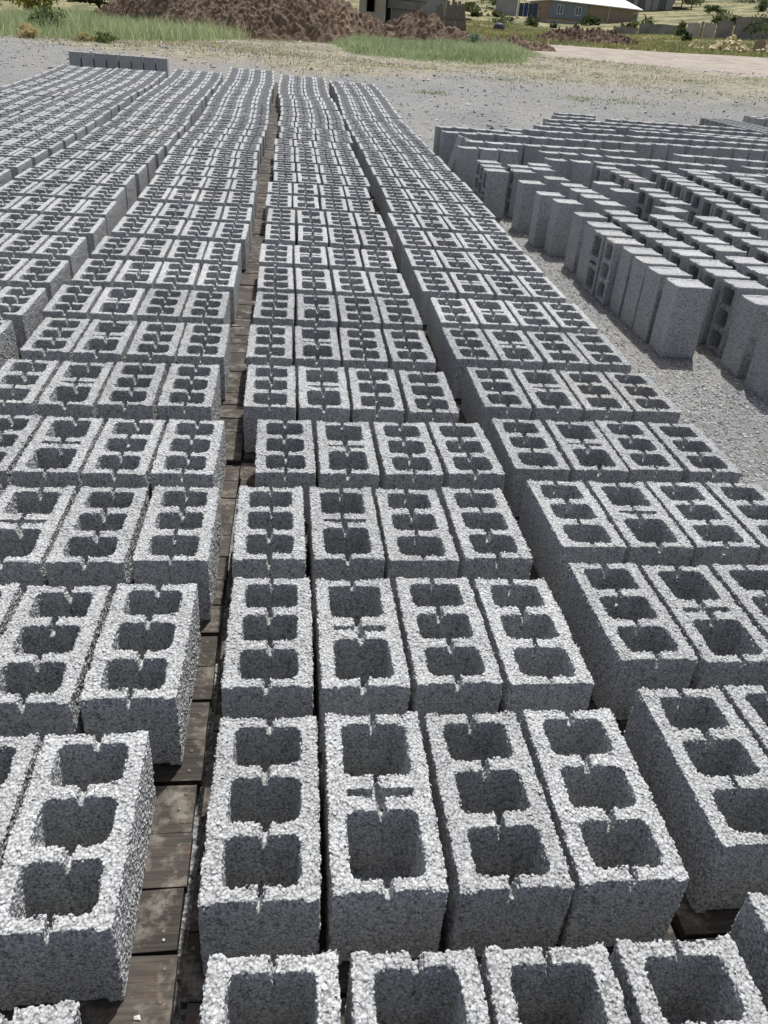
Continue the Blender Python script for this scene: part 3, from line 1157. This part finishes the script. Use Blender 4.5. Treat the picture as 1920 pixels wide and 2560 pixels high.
def foliage(rx, ry, rz, n, leaf, c1, c2, seed, up=.0):
    r = np.random.default_rng(seed)
    nc = max(6, n // 60)
    cc = r.normal(0, .42, (nc, 3))
    cc = cc / np.maximum(1, np.linalg.norm(cc, axis=1, keepdims=True))
    ci = r.integers(0, nc, n)
    p = cc[ci] + r.normal(0, .17, (n, 3))
    p = p * [rx, ry, rz]
    p[:, 2] += rz * .95
    p[:, 2] = np.maximum(p[:, 2], .02)
    a, b = r.normal(0, 1, (n, 3)), r.normal(0, 1, (n, 3))
    a /= np.linalg.norm(a, axis=1, keepdims=True)
    b -= a * (a * b).sum(1, keepdims=True)
    b /= np.linalg.norm(b, axis=1, keepdims=True)
    s = leaf * r.uniform(.6, 1.3, (n, 1))
    V = np.stack([p - a * s, p + b * s * .5, p + a * s, p - b * s * .5], 1).reshape(-1, 3)
    F = np.arange(n * 4).reshape(-1, 4)
    t = np.clip(r.random(nc)[ci] * .8 + r.random(n) * .3, 0, 1)[:, None]
    c = np.array(c1) * (1 - t) + np.array(c2) * t
    return mesh_np('foliage', V, F, M_LEAF, False, dict(tint=np.repeat(c, 4, 0)))


M_BARK = simple('bark', (.07, .05, .035), (.14, .11, .08), 12, .9, .01)


def stem_mesh(h, r0, seed, limbs=4):
    r = random.Random(seed)
    V, F = [], []

    def tube(p0, p1, a, b, bend):
        n0 = len(V)
        d = (Vector(p1) - Vector(p0))
        q = d.to_track_quat('Z', 'Y')
        for i in range(5):
            t = i / 4
            c = Vector(p0).lerp(Vector(p1), t) + Vector(bend) * math.sin(t * 3.14)
            rad = a + (b - a) * t
            for k in range(6):
                V.append(tuple(c + q @ Vector((math.cos(k * 1.047) * rad, math.sin(k * 1.047) * rad, 0))))
        for i in range(4):
            for k in range(6):
                F.append((n0 + i * 6 + k, n0 + i * 6 + (k + 1) % 6, n0 + i * 6 + 6 + (k + 1) % 6, n0 + i * 6 + 6 + k))
    tube((0, 0, -.1), (r.uniform(-.1, .1) * h, 0, h), r0, r0 * .4, (.03 * h, .02 * h, 0))
    for k in range(limbs):
        a = r.uniform(0, 6.28)
        z = h * r.uniform(.35, .8)
        tube((0, 0, z), (math.cos(a) * h * .45, math.sin(a) * h * .45, z + h * .4), r0 * .5, r0 * .15, (0, 0, .05 * h))
    return mesh_np('trunk', np.array(V), np.array(F), M_BARK, True)


def shrub(name, az, D, rx, rz, n, leaf, c1, c2, label, cat, group, seed, trunk=0.):
    x, y, z = polar(az, D)
    e = obj(name, None, loc=(x, y, z - .03))
    e.empty_display_size = .2
    tag(e, label, cat, group)
    f = obj('crown' if trunk else 'foliage', foliage(rx, rx, rz, n, leaf, c1, c2, seed), e, Matrix.Translation((0, 0, trunk * .8)))
    obj('trunk' if trunk else 'stem', stem_mesh(max(trunk, rz) * 1.1, .03 + .05 * trunk, seed), e)
    return e


GB = 'bushes at the edge of the yard'
DK, MD, YL = (.03, .055, .022), (.10, .15, .05), (.30, .29, .07)
shrub('bush', -14.4, 27, .42, .42, 900, .05, DK, MD, 'dark green round bush standing out of the tall left grass', 'bush', GB, 1)
shrub('grass_tussock', -15.4, 21.8, .28, .15, 900, .035, (.45, .37, .18), (.60, .50, .28), 'straw-yellow tussock at the left grass edge', 'tussock', GB, 2)
shrub('grass_tussock', -12.3, 21.6, .30, .10, 700, .03, (.30, .28, .12), (.5, .43, .22), 'small yellow-green tussock right of the straw tussock', 'tussock', GB, 3)
shrub('bush', -11.3, 21.3, .33, .12, 700, .03, (.08, .12, .04), (.20, .23, .09), 'low green bush near the eight upended blocks', 'bush', GB, 4)
shrub('bush', 11.6, 32.0, .42, .40, 800, .05, (.18, .24, .16), (.34, .40, .30), 'silvery green bush between the soil heaps', 'bush', GB, 5)
shrub('bush', -14.8, 58, 1.7, 1.3, 1500, .14, (.22, .23, .05), (.38, .36, .08), 'yellow flowering bush at top left', 'bush', GB, 6)
shrub('tree', -11.4, 62, 2.3, 1.7, 2600, .16, (.018, .035, .016), (.06, .09, .03), 'dark green tree at top left behind the grass', 'tree', 'trees behind the yard', 7, 1.2)
shrub('tree', -9.3, 66, 2.2, 1.6, 2600, .16, (.02, .038, .018), (.07, .10, .035), 'dark green tree left of the big soil heap', 'tree', 'trees behind the yard', 8, 1.0)
shrub('tree', 0.9, 70, 2.0, 2.0, 2600, .15, (.03, .06, .02), (.10, .15, .05), 'green tree showing above the dip of the soil heap', 'tree', 'trees behind the yard', 9, 1.2)
hb = [(24.0, 215, 3, 1.8), (26.5, 230, 2.5, 1.3), (25.2, 190, 2.2, 1.0), (27.8, 200, 2.6, 1.2), (29.3, 225, 5, 3.0), (28.3, 240, 5, 3.4), (26.9, 260, 4, 2.4), (23.75, 108, .9, .7),
      (24.1, 92, .6, .35), (28.4, 82, 2.2, 1.3), (12.3, 190, 3, 1.7), (30.2, 84, 2.0, 1.2), (13.0, 120, 1.8, .8)]
hl = ['on the hill right of the grey house', 'high on the hill above the concrete slabs', 'low on the hill above the concrete wall', 'on the hill above the darkest slab',
      'large and dark at the top right corner', 'dark, left of the top right corner', 'dark at the top above the hill path', 'at the right end of the low concrete wall',
      'left of the palest concrete slab', 'in front of the rightmost concrete slab', 'on the slope left of the blue gate', 'at the right picture edge below the slabs', 'on the bank below the blue gate']
for i, ((a, D, rx, rz), t) in enumerate(zip(hb, hl)):
    shrub('hill_bush', a, D, rx, rz, 700, .22 if D > 150 else .13, (.035, .055, .025), (.13, .16, .06), 'green bush ' + t, 'bush', 'bushes on the hillside', 40 + i)

# scrub dotted over the hillside, too small to pick apart
nn_ = 420
sx, sy = scatter_polar(nn_, -22, 38, 105, 330)
sw = fbm(sx * .03, sy * .03) > .44
sx, sy = sx[sw], sy[sw]
VV, CC = [], []
for q in range(len(sx)):
    m = 34
    rad = RNG.uniform(.4, 1.5)
    p = RNG.normal(0, .5, (m, 3)) * [rad, rad, rad * .6] + [sx[q], sy[q], gz(sx[q], sy[q]) + rad * .4]
    a_, b_ = RNG.normal(0, .3, (m, 3)) * (.6 + rad * .4), RNG.normal(0, .3, (m, 3)) * (.6 + rad * .4)
    VV.append(np.stack([p - a_, p + b_, p + a_, p - b_], 1).reshape(-1, 3))
    c = np.array((.045, .065, .028)) * (1 - (t := RNG.random())) + np.array((.16, .17, .07)) * t
    CC.append(np.tile(c, (m * 4, 1)) * RNG.uniform(.7, 1.3, (m * 4, 1)))
VV = np.concatenate(VV)
o = obj('hillside_scrub', mesh_np('hillside_scrub', VV, np.arange(len(VV)).reshape(-1, 4), M_LEAF, False, dict(tint=np.concatenate(CC))))
tag(o, 'dark green scrub dotted over the dry hillside', 'scrub', kind='stuff')

# small grass tufts out on the gravel
for i, (a, D, s, t) in enumerate(((13.2, 19.8, .42, 'widest green tuft on the gravel right of the columns'), (18.7, 18.2, .26, 'green tuft on the gravel behind the upended blocks'),
                                 (21.3, 18.4, .34, 'flat green tuft on the gravel nearer the right edge'), (9.0, 17.2, .2, 'tiny green tuft just right of the rightmost column end'),
                                 (5.9, 20.3, .45, 'green tuft on straw behind the middle column'), (8.2, 20.6, .5, 'long green tuft on straw right of the column ends'))):
    x, y, z = polar(a, D)
    m = 260
    px, py = x + RNG.normal(0, s, m), y + RNG.normal(0, s * .6, m)
    me = blades('grass_tuft', px, py, RNG.uniform(.012, .05, m), RNG.uniform(.006, .012, m), grass_cols(px, py, (.17, .23, .09), (.34, .36, .17)), 1.2)
    tag(obj('grass_tuft', me), t, 'grass tuft', 'green tufts on the yard', 'stuff')

# ------------------------------------------------------------------ soil heaps
M_SOIL = tint_mat('dug_soil', .95, 9.)


def soil_heap(name, path, width, label, seed, res=.072, clod=.17, col=((.072, .047, .032), (.235, .168, .118))):
    """path: list of (az, D, height); a ridge of dug soil with clods"""
    pts = [np.array([*polar(a, D)[:2], h]) for a, D, h in path]
    seg = np.array(pts)
    t = np.concatenate([[0], np.cumsum(np.hypot(*np.diff(seg[:, :2], axis=0).T))])
    L = t[-1]
    # curvilinear grid s along the ridge, q across
    ns, nq = int((L + 2 * width) / res), int(2.3 * width / res)
    s = np.linspace(-width, L + width, ns)
    q = np.linspace(-1.15 * width, 1.15 * width, nq)
    cx, cy, ch = [np.interp(s, t, seg[:, k]) for k in range(3)]
    tx, ty = np.gradient(cx), np.gradient(cy)
    d0 = (seg[1] - seg[0])[:2] / np.hypot(*(seg[1] - seg[0])[:2])
    d1 = (seg[-1] - seg[-2])[:2] / np.hypot(*(seg[-1] - seg[-2])[:2])
    cx = np.where(s < 0, seg[0, 0] + s * d0[0], np.where(s > L, seg[-1, 0] + (s - L) * d1[0], cx))
    cy = np.where(s < 0, seg[0, 1] + s * d0[1], np.where(s > L, seg[-1, 1] + (s - L) * d1[1], cy))
    k = 25
    ker = np.ones(k) / k
    cx = np.convolve(np.pad(cx, k // 2, mode='reflect', reflect_type='odd'), ker, 'valid')
    cy = np.convolve(np.pad(cy, k // 2, mode='reflect', reflect_type='odd'), ker, 'valid')
    ch = np.convolve(np.pad(ch, k // 2, mode='edge'), ker, 'valid')
    tx, ty = np.gradient(cx), np.gradient(cy)
    nn = np.hypot(tx, ty)
    X = cx[:, None] - (ty / nn)[:, None] * q[None]
    Y = cy[:, None] + (tx / nn)[:, None] * q[None]
    endd = np.maximum(np.maximum(-s, s - L), 0)[:, None]
    rr = np.hypot(q[None], endd) / (width * (.85 + .35 * vnoise(X * .5 + seed, Y * .5)))
    prof = np.clip(1 - rr, 0, 1) ** .85
    H = ch[:, None] * prof * (.72 + .6 * fbm(X * .55 + seed, Y * .55, o=3))
    P = np.stack([X.ravel(), Y.ravel(), H.ravel() + seed], -1)
    amp = np.clip(prof * 4, 0, 1).ravel()
    d1_, d2_, i1 = worley(P, clod, seed)
    e1, e2, i2 = worley(P, clod * .45, seed + 3)
    lump = .45 * (fbm(X * 1.3, Y * 1.3, o=5).ravel() - .47) + 1.3 * (fbm(X * 7, Y * 7).ravel() - .47) * clod * 2 + .5 * (.5 - d1_ / clod) * clod * .55 + (i1 - .5) * clod * .22 + (.5 - e1 / (clod * .45)) * clod * .25 + (i2 - .5) * clod * .18
    Z = ground_z(X, Y).ravel() - .12 + H.ravel() + lump * amp
    tcol = np.clip(i1 * .35 + i2 * .35 + (fbm(X * .9, Y * .9).ravel() - .3) * 1.1, 0, 1)[:, None]
    c = np.array(col[0]) * (1 - tcol) + np.array(col[1]) * tcol
    V = np.stack([X.ravel(), Y.ravel(), Z], -1)
    a, b = np.meshgrid(np.arange(ns - 1), np.arange(nq - 1), indexing='ij')
    F = np.stack([a * nq + b, (a + 1) * nq + b, (a + 1) * nq + b + 1, a * nq + b + 1], -1).reshape(-1, 4)
    o = obj(name, mesh_np(name, V, F, M_SOIL, False, dict(tint=c)))
    if o.data.polygons[len(F) // 2].normal.z < 0:
        o.data.flip_normals()
    return tag(o, label, 'soil heap', 'heaps of dug brown soil')


soil_heap('soil_heap', [(-9.2, 50, 1.7), (-6.6, 43, 2.5), (-3.3, 38, 2.5), (0., 34.8, 2.1)], 2.7, 'long brown soil heap at the top, left part running behind the grass', 3)
soil_heap('soil_heap', [(1.6, 34.4, 1.7), (3.3, 34.8, 1.6), (4.6, 35.2, 1.0)], 2.0, 'brown soil heap with pale bare top left of the ruined hut', 5)
soil_heap('soil_heap', [(6.2, 35.0, .9), (7.6, 34.6, 1.35), (9.2, 34.6, 1.1), (10.6, 34.8, .55)], 1.8, 'rounded brown soil heap in front of the leaning boards', 8)
soil_heap('soil_heap', [(11.8, 36.0, .65), (13.0, 36.6, .4)], 1.0, 'small brown heap right of the rounded heap', 11, .07, .18)
soil_heap('soil_heap', [(13.9, 38.0, .6), (15.2, 39.0, .45)], 1.1, 'low brown heap at the start of the dirt track', 13, .07, .18)
soil_heap('soil_heap', [(16.6, 60, .9), (18.2, 60, 1.0), (20.2, 61, .7)], 1.6, 'far low brown heap below the tan house', 15, .09, .26)

# pale lumps on the heaps' feet
ls = [(-4.6, 34.0), (0.5, 31.5), (7.3, 32.2), (14.2, 36.5), (16.8, 47.6), (17.3, 47.4), (20.8, 47), (22.4, 46.8)]
for i, (a, D) in enumerate(ls):
    x, y, z = polar(a, D)
    me = stones('white_stone', np.array([x]), np.array([y]), np.array([.09]), np.array([[.68, .64, .55]]))
    tag(obj('white_stone', me), 'small whitish stone, %s from the left along the heap feet and track' % ORD[i], 'stone', 'whitish stones behind the yard')

# ------------------------------------------------------------------ buildings behind
M_PLASTER = simple('old_plaster', (.34, .30, .24), (.48, .44, .37), 1.3, .95, .02, 6)
M_TANBRICK = simple('tan_brick_wall', (.27, .205, .145), (.36, .28, .20), 2.5, .95, .01, 30)
M_GREYCLAD = simple('grey_blue_panel', (.20, .225, .26), (.24, .265, .30), .8, .7)
M_ROOFW = simple('white_sheet_roof', (.74, .74, .73), (.82, .82, .81), .5, .45)
M_WINFR = simple('white_window_frame', (.72, .73, .74), (.80, .80, .80), 2, .5)
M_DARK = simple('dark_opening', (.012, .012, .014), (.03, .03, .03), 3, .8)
M_BLUE = simple('blue_gate_paint', (.025, .045, .10), (.04, .065, .13), 2, .5)
M_GREYWALL = simple('grey_render', (.29, .285, .285), (.38, .375, .37), .7, .95)
M_BROWN = simple('brown_trim', (.09, .06, .045), (.15, .10, .075), 4, .8)
M_CWALL = simple('old_concrete_wall', (.14, .13, .13), (.36, .335, .31), .55, .95, .02, 4)
M_CPALE = simple('pale_concrete_slab', (.38, .355, .325), (.52, .49, .45), 1.2, .95, .02, 4)
M_TEAL = simple('teal_sheet', (.03, .09, .09), (.05, .13, .12), 3, .6)
M_BOARD = simple('grey_board', (.13, .105, .085), (.27, .23, .19), 3, .9, .01, 20, stretch=(8, 8, 1))


def glass_mat():
    m, n, l, b = material('window_glass')
    b.inputs['Base Color'].default_value = (.06, .075, .085, 1)
    b.inputs['Roughness'].default_value = .08
    b.inputs['Specular IOR Level'].default_value = .6
    return m


M_GLASS = glass_mat()


def frame_at(az, D, turn=0., dz=0., el=None):
    """local frame: x to the right as seen from the yard, y away, z up"""
    x, y, z = polar(az, D)
    if el is not None:
        z = CAM_H + D * math.tan(math.radians(el))
    return Matrix.Translation((x, y, z + dz)) @ Matrix.Rotation(-math.radians(az) + math.radians(turn), 4, 'Z')


def part(name, boxes, mat, parent):
    return obj(name, boxes_mesh(name, boxes, mat), parent)


def window(parent, x0, x1, z0, z1, y, fr=.08, mull=True):
    w = part('window', [(x0, x1, y - .06, y - .003, z0, z0 + fr), (x0, x1, y - .06, y - .003, z1 - fr, z1), (x0, x0 + fr, y - .06, y - .003, z0 + fr + .001, z1 - fr - .001),
                        (x1 - fr, x1, y - .06, y - .003, z0 + fr + .001, z1 - fr - .001)] +
             ([((x0 + x1) / 2 - fr * .6, (x0 + x1) / 2 + fr * .6, y - .055, y - .003, z0 + fr + .001, z1 - fr - .001)] if mull else []), M_WINFR, parent)
    part('pane', [(x0 + fr, x1 - fr, y - .02, y - .003, z0 + fr, z1 - fr)], M_GLASS, w)
    return w


# tan house with grey cladding and white roof
DH = 168.
fm = frame_at(15.75, DH, 28, .75, el=2.58)
h = obj('tan_house', None, mw=fm)
tag(h, 'long tan brick house with grey clad bay and white sheet roof on the hill', 'house')
z0 = -1.0
s15 = DH * math.tan(math.radians(1)) * 1.15
XR = 5.5 * s15
part('foundation', [(-.1, XR + .1, -.1, 8.1, z0 - 2, -.2)], M_PLASTER, h)
part('wall', [(0, XR, 0, 8, -.2, 2.75)], M_TANBRICK, h)
part('cladding', [(.05, 2.32 * s15, -.06, -.004, .15, 2.7)], M_GREYCLAD, h)
for (a, b_) in ((.45, .80), (1.55, 1.92)):
    window(h, a * s15, b_ * s15, .75, 2.15, -.06)
for (a, b_) in ((.48, .62), (1.55, 1.68)):
    window(h, a * s15, b_ * s15, -.75, -.28, -.1, .09, False)
for (a, b_) in ((2.4, 2.8), (2.9, 3.3)):
    part('cellar_opening', [(a * s15, b_ * s15, -.13, -.102, -.75, -.25)], M_DARK, h)
part('corner_trim', [(2.33 * s15, 2.36 * s15, -.07, -.004, -.2, 2.7)], M_BROWN, h)
pp = mesh_np('downpipe', np.array([(3.62 * s15 + .06 * math.cos(a), -.12 + .06 * math.sin(a), z) for z in (-.9, 2.6) for a in np.linspace(0, 6.283, 9)[:-1]]),
             np.array([(i, (i + 1) % 8, 8 + (i + 1) % 8, 8 + i) for i in range(8)]), M_WINFR)
obj('downpipe', pp, h)
window(h, 5.2 * s15, 5.42 * s15, 1.0, 2.2, 0)
rz, re = 2.75, 5.2
rv = np.array([(-.5, -.6, rz), (XR + .5, -.6, rz), (XR + .5, 8.6, rz), (-.5, 8.6, rz), (2.2, 4, re), (XR - 4.2, 4, re),
               (-.5, -.6, rz - .12), (XR + .5, -.6, rz - .12), (XR + .5, 8.6, rz - .12), (-.5, 8.6, rz - .12)])
rf = [np.array([(0, 1, 5, 4), (2, 3, 4, 5), (0, 6, 7, 1), (1, 7, 8, 2), (2, 8, 9, 3), (3, 9, 6, 0), (9, 8, 7, 6)]), np.array([(1, 2, 5), (3, 0, 4)])]
obj('roof', mesh_np('roof', rv, rf, M_ROOFW), h)
part('vent_hole', [(-.03, -.004, 3.4, 3.8, 1.3, 1.7)], M_DARK, h)
# blue gate and grey pier
s15 = DH * math.tan(math.radians(1))
g = obj('blue_gate', None, mw=frame_at(13.92, DH - 2, 0, 0, el=2.76))
tag(g, 'dark blue sheet metal gate left of the tan house', 'gate')
for k in range(4):
    part('gate_panel', [(k * .28 * s15 + .02, (k + 1) * .28 * s15 - .02, 0, .08, .1, 2.1 + .1 * (k % 2))], M_BLUE, g)
part('gate_rail', [(0, 1.12 * s15, -.06, -.004, 1.3, 1.42)], M_BLUE, g)
part('gate_post', [(-.25, -.01, -.1, .2, -.3, 2.5)], M_CPALE, g)
wl_ = obj('yard_wall', None, mw=frame_at(12.5, DH, 3, 0, el=2.95))
tag(wl_, 'pale grey rendered wall left of the blue gate', 'wall')
part('wall', [(0, 1.3 * s15, 0, .3, -.5, 2.4)], M_GREYWALL, wl_)
part('coping', [(-.1, 1.3 * s15 + .05, -.08, .38, 2.401, 2.6)], M_CPALE, wl_)

# two-storey grey house
D2 = 205.
s2 = D2 * math.tan(math.radians(1))
h2 = obj('grey_house', None, mw=frame_at(19.9, D2, 14, 0, el=2.85))
tag(h2, 'two storey grey rendered house with porch behind the white roof', 'house')
W2 = 3.15 * s2
part('wall', [(0, W2, 0, 9, -3, 5.6)], M_GREYWALL, h2)
for (a, z) in ((.55, 3.0), (1.25, 3.0), (2.5, 3.0), (2.45, -.2), (1.25, -.2)):
    f = part('window', [(a * s2 - .75, a * s2 + .75, -.08, -.004, z, z + .14), (a * s2 - .75, a * s2 + .75, -.08, -.004, z + 1.9, z + 2.04),
                        (a * s2 - .75, a * s2 - .6, -.08, -.004, z + .141, z + 1.899), (a * s2 + .6, a * s2 + .75, -.08, -.004, z + .141, z + 1.899),
                        (a * s2 - .05, a * s2 + .05, -.08, -.004, z + .141, z + 1.899)], M_BROWN, h2)
    part('pane', [(a * s2 - .6, a * s2 + .6, -.03, -.004, z + .14, z + 1.9)], M_GLASS, f)
    part('sill', [(a * s2 - .85, a * s2 + .85, -.2, -.085, z - .2, z - .02)], M_BROWN, f)
part('downpipe', [(1.86 * s2, 1.9 * s2, -.12, -.004, -2.5, 5.3)], M_BROWN, h2)
ro = part('roof', [(-.6, W2 + 4.2, -.9, 9.5, 5.601, 5.95)], M_BROWN, h2)
part('roof_sheet', [(-.7, W2 + 4.3, -1.0, 9.6, 5.955, 6.05)], M_GREYCLAD, ro)
for k in (1.6, 3.8):
    part('porch_post', [(W2 + k, W2 + k + .22, -.6, -.38, -2.6, 5.6)], M_BROWN, h2)
part('balcony', [(W2 + .01, W2 + 4, -.8, 5, .7, .95)], M_BROWN, h2)

# concrete walls
def slab(name, az0, az1, D, hgt, mat, label, turn=0., jag=.0, base=-.6, group=None):
    Lm = D * (math.tan(math.radians(az1 - az0)))
    r = random.Random(int(az0 * 100))
    n = 9
    V = []
    for i in range(n):
        x = Lm * i / (n - 1)
        hh_ = hgt + r.uniform(-jag, jag)
        V += [(x, 0, base), (x, .18, base), (x, .18, hh_), (x, 0, hh_)]
    F = []
    for i in range(n - 1):
        a, b_ = 4 * i, 4 * i + 4
        for q in range(4):
            F.append((a + q, a + (q + 1) % 4, b_ + (q + 1) % 4, b_ + q))
    F += [(3, 2, 1, 0), (4 * n - 4, 4 * n - 3, 4 * n - 2, 4 * n - 1)]
    o = obj(name, mesh_np(name, np.array(V), np.array(F)[:, ::-1], mat), mw=frame_at(az0, D, turn))
    return tag(o, label, 'wall', group)


slab('concrete_wall', 19.75, 21.2, 124, 1.15, M_CWALL, 'low stained concrete wall, left stretch below the tan house', 0, .08)
slab('concrete_wall', 21.25, 23.6, 123, 1.35, M_CWALL, 'low stained concrete wall, right stretch below the grey house', 0, .08)
GS = 'upright concrete slabs on the right'
slab('concrete_slab', 24.0, 24.72, 98, 1.45, M_CPALE, 'palest upright concrete slab at the left of the slab row', 2, .05, group=GS)
slab('concrete_slab', 24.76, 24.9, 97.5, 1.5, M_CWALL, 'narrow dark concrete post between two pale slabs', 2, .03, group=GS)
slab('concrete_slab', 24.94, 25.6, 98, 1.4, M_CPALE, 'second pale upright concrete slab', 2, .05, group=GS)
slab('concrete_slab', 25.65, 26.55, 97, 1.6, M_CWALL, 'dark grey upright concrete slab behind the rubble', 2, .05, group=GS)
slab('concrete_slab', 26.62, 29.6, 96, 2.0, M_CWALL, 'widest stained concrete slab at the right picture edge', -3, .08, group=GS)


# rubble piles: each stone its own object
def rubble(az, D, rad, hgt, n, s0, s1, where, seed, warm):
    r = random.Random(seed)
    cx, cy, _ = polar(az, D)
    X, Y, S, C, Zs = [], [], [], [], []
    for k in range(n):
        a, q = r.uniform(0, 6.28), math.sqrt(r.random())
        x, y = cx + math.cos(a) * q * rad, cy + math.sin(a) * q * rad * .8
        sz = r.uniform(s0, s1)
        X.append(x)
        Y.append(y)
        S.append(sz)
        Zs.append(gz(x, y) + hgt * (1 - q) * r.uniform(.6, 1) - sz * .2)
        C.append(np.array([.50 + warm, .43 + warm * .8, .32]) * r.uniform(.7, 1.2))
    me = stones('rubble_pile', np.array(X), np.array(Y), np.array(S), np.array(C), np.array(Zs), .85)
    tag(obj('rubble_pile', me), where, 'rubble', 'rubble piles by the slabs', 'stuff')


rubble(26.6, 62, 1.35, .95, 130, .09, .22, 'cream rubble pile in front of the dark slab', 1, .12)
rubble(24.6, 64, .75, .4, 30, .08, .17, 'small rubble pile below the pale slabs', 2, .10)
rubble(29.0, 60, 1.1, .7, 60, .09, .20, 'reddish rubble at the right picture edge', 3, .05)
V = np.array([(0, 0, 0), (1.1, .1, 0), (1.0, .5, 0), (.1, .5, 0), (.1, .2, .6), (.62, .25, .85), (.95, .35, .45), (.2, .4, .55)])
o = obj('concrete_chunk', mesh_np('concrete_chunk', V, [np.array([(0, 1, 5, 4), (2, 3, 7, 6), (4, 5, 6, 7), (0, 4, 7, 3)]), np.array([(1, 2, 6), (1, 6, 5)])], M_TANBRICK), mw=frame_at(27.9, 62, 10))
tag(o, 'tan broken concrete chunk right of the cream rubble', 'rubble')

# ruined hut, low wall, teal sheet and leaning boards behind the heaps
DR = 62.
s3 = DR * math.tan(math.radians(1))
ht = obj('ruined_hut', None, mw=frame_at(4.1, DR, -5))
tag(ht, 'ruined plastered hut with a dark square window above the heaps', 'hut')
part('wall', [(0, .42 * s3, 0, .3, -.6, 2.4), (.43 * s3, 1.0 * s3, .001, .301, -.6, .85), (.43 * s3, 1.0 * s3, .001, .301, 1.62, 2.4), (1.001 * s3, 1.6 * s3, 0, .3, -.6, 2.4)], M_PLASTER, ht)
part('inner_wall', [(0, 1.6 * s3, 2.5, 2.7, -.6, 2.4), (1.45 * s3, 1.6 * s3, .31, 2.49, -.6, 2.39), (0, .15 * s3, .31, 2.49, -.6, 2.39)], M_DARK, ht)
part('window_frame', [(.42 * s3, .47 * s3, -.03, .1, .85, 1.62)], M_BOARD, ht)
part('window_frame', [(.93 * s3, 1.0 * s3, -.03, .1, .85, 1.62)], M_BOARD, ht)
part('roof', [(-.2, 1.75 * s3, -.2, 2.9, 2.401, 2.55)], M_BROWN, ht)
sh = obj('low_shed', None, mw=frame_at(5.75, DR + 2, 0))
tag(sh, 'low grey shed with dark opening right of the ruined hut', 'shed')
part('wall', [(.35 * s3, 2.4 * s3, 0, .25, -.6, 1.5)], M_GREYWALL, sh)
part('dark_opening', [(.05 * s3, .34 * s3, .1, .2, -.6, 1.5)], M_DARK, sh)
part('lintel_slab', [(.1 * s3, 2.1 * s3, -.35, -.01, 1.05, 1.5)], M_CWALL, sh)
part('roof', [(0, 2.6 * s3, -.3, 3, 1.6, 1.75)], M_GREYCLAD, sh)
tr = obj('teal_roof', None, mw=frame_at(7.9, DR + 6, 0))
tag(tr, 'teal sheet gable with white edge at the top of the picture', 'roof')
tvv = np.array([(0, 0, 1.9), (1.9, 0, 1.9), (.95, 0, 2.9), (0, 4, 1.9), (1.9, 4, 1.9), (.95, 4, 2.9)])
obj('gable', mesh_np('gable', tvv, [np.array([(0, 2, 5, 3), (2, 1, 4, 5), (0, 3, 4, 1)]), np.array([(0, 1, 2), (3, 5, 4)])], M_TEAL), tr)
part('wall', [(.05, 1.85, .05, 3.9, -.5, 1.898)], M_GREYWALL, tr)
obj('roof_edge', mesh_np('roof_edge', np.array([(-1.3, -.15, 1.75), (.1, -.15, 1.95), (.1, 1.5, 1.95), (-1.3, 1.5, 1.75), (-1.3, -.15, 1.83), (.1, -.15, 2.03), (.1, 1.5, 2.03), (-1.3, 1.5, 1.83)])[[0, 1, 3, 2, 4, 5, 7, 6]], BOXF, M_ROOFW), tr)
po = obj('pole', mesh_np('pole', np.array([(.05 * math.cos(a), .05 * math.sin(a), z) for z in (-.3, 3.8) for a in np.linspace(0, 6.283, 9)[:-1]]),
                         [np.array([(i, (i + 1) % 8, 8 + (i + 1) % 8, 8 + i) for i in range(8)]), np.array([list(range(8, 16))])], M_BROWN), mw=frame_at(9.85, 58, 0))
tag(po, 'thin dark pole beside the leaning boards', 'pole')
br = random.Random(4)
BD = boxes_mesh('board', [(-.09, .09, -.015, .015, 0, 1.75)], M_BOARD)
for k in range(13):
    fmx = frame_at(9.1 + k * .145, 52, 0, -.05) @ Matrix.Rotation(math.radians(br.uniform(-9, 2) if k < 9 else -12), 4, 'Y') @ Matrix.Rotation(math.radians(-12), 4, 'X') @ Matrix.Scale(br.uniform(.82, 1.05), 4, (0, 0, 1))
    o = obj('leaning_board', BD, mw=fmx)
    tag(o, 'grey upright board, %s from the left in the ragged board fence' % ORD[k], 'board', 'boards of the ragged fence behind the heap')
rl = obj('fence_rail', boxes_mesh('fence_rail', [(0, 2.1 * 52 * .01745, 0, .05, .8, .9)], M_BOARD), mw=frame_at(9.0, 52.1, 0))
tag(rl, 'horizontal rail behind the ragged boards', 'rail')
# dark tyre-like tub on the bank
a = np.linspace(0, 2 * math.pi, 25)[:-1]
V, F = [], []
prof = [(.55, 0), (.62, .15), (.60, .42), (.5, .62), (.3, .72), (.0, .74)]
for (r, z) in prof:
    V += [(r * math.cos(t), r * math.sin(t), z) for t in a]
for i in range(len(prof) - 1):
    for k in range(24):
        F.append((i * 24 + k, i * 24 + (k + 1) % 24, i * 24 + 24 + (k + 1) % 24, i * 24 + 24 + k))
tb = obj('dark_tub', mesh_np('dark_tub', np.array(V), np.array(F), simple('dark_plastic', (.05, .055, .065), (.09, .095, .105), 3, .6), True), mw=frame_at(12.85, 100, 0))
tag(tb, 'dark rounded tub on the grassy bank below the blue gate', 'tub')
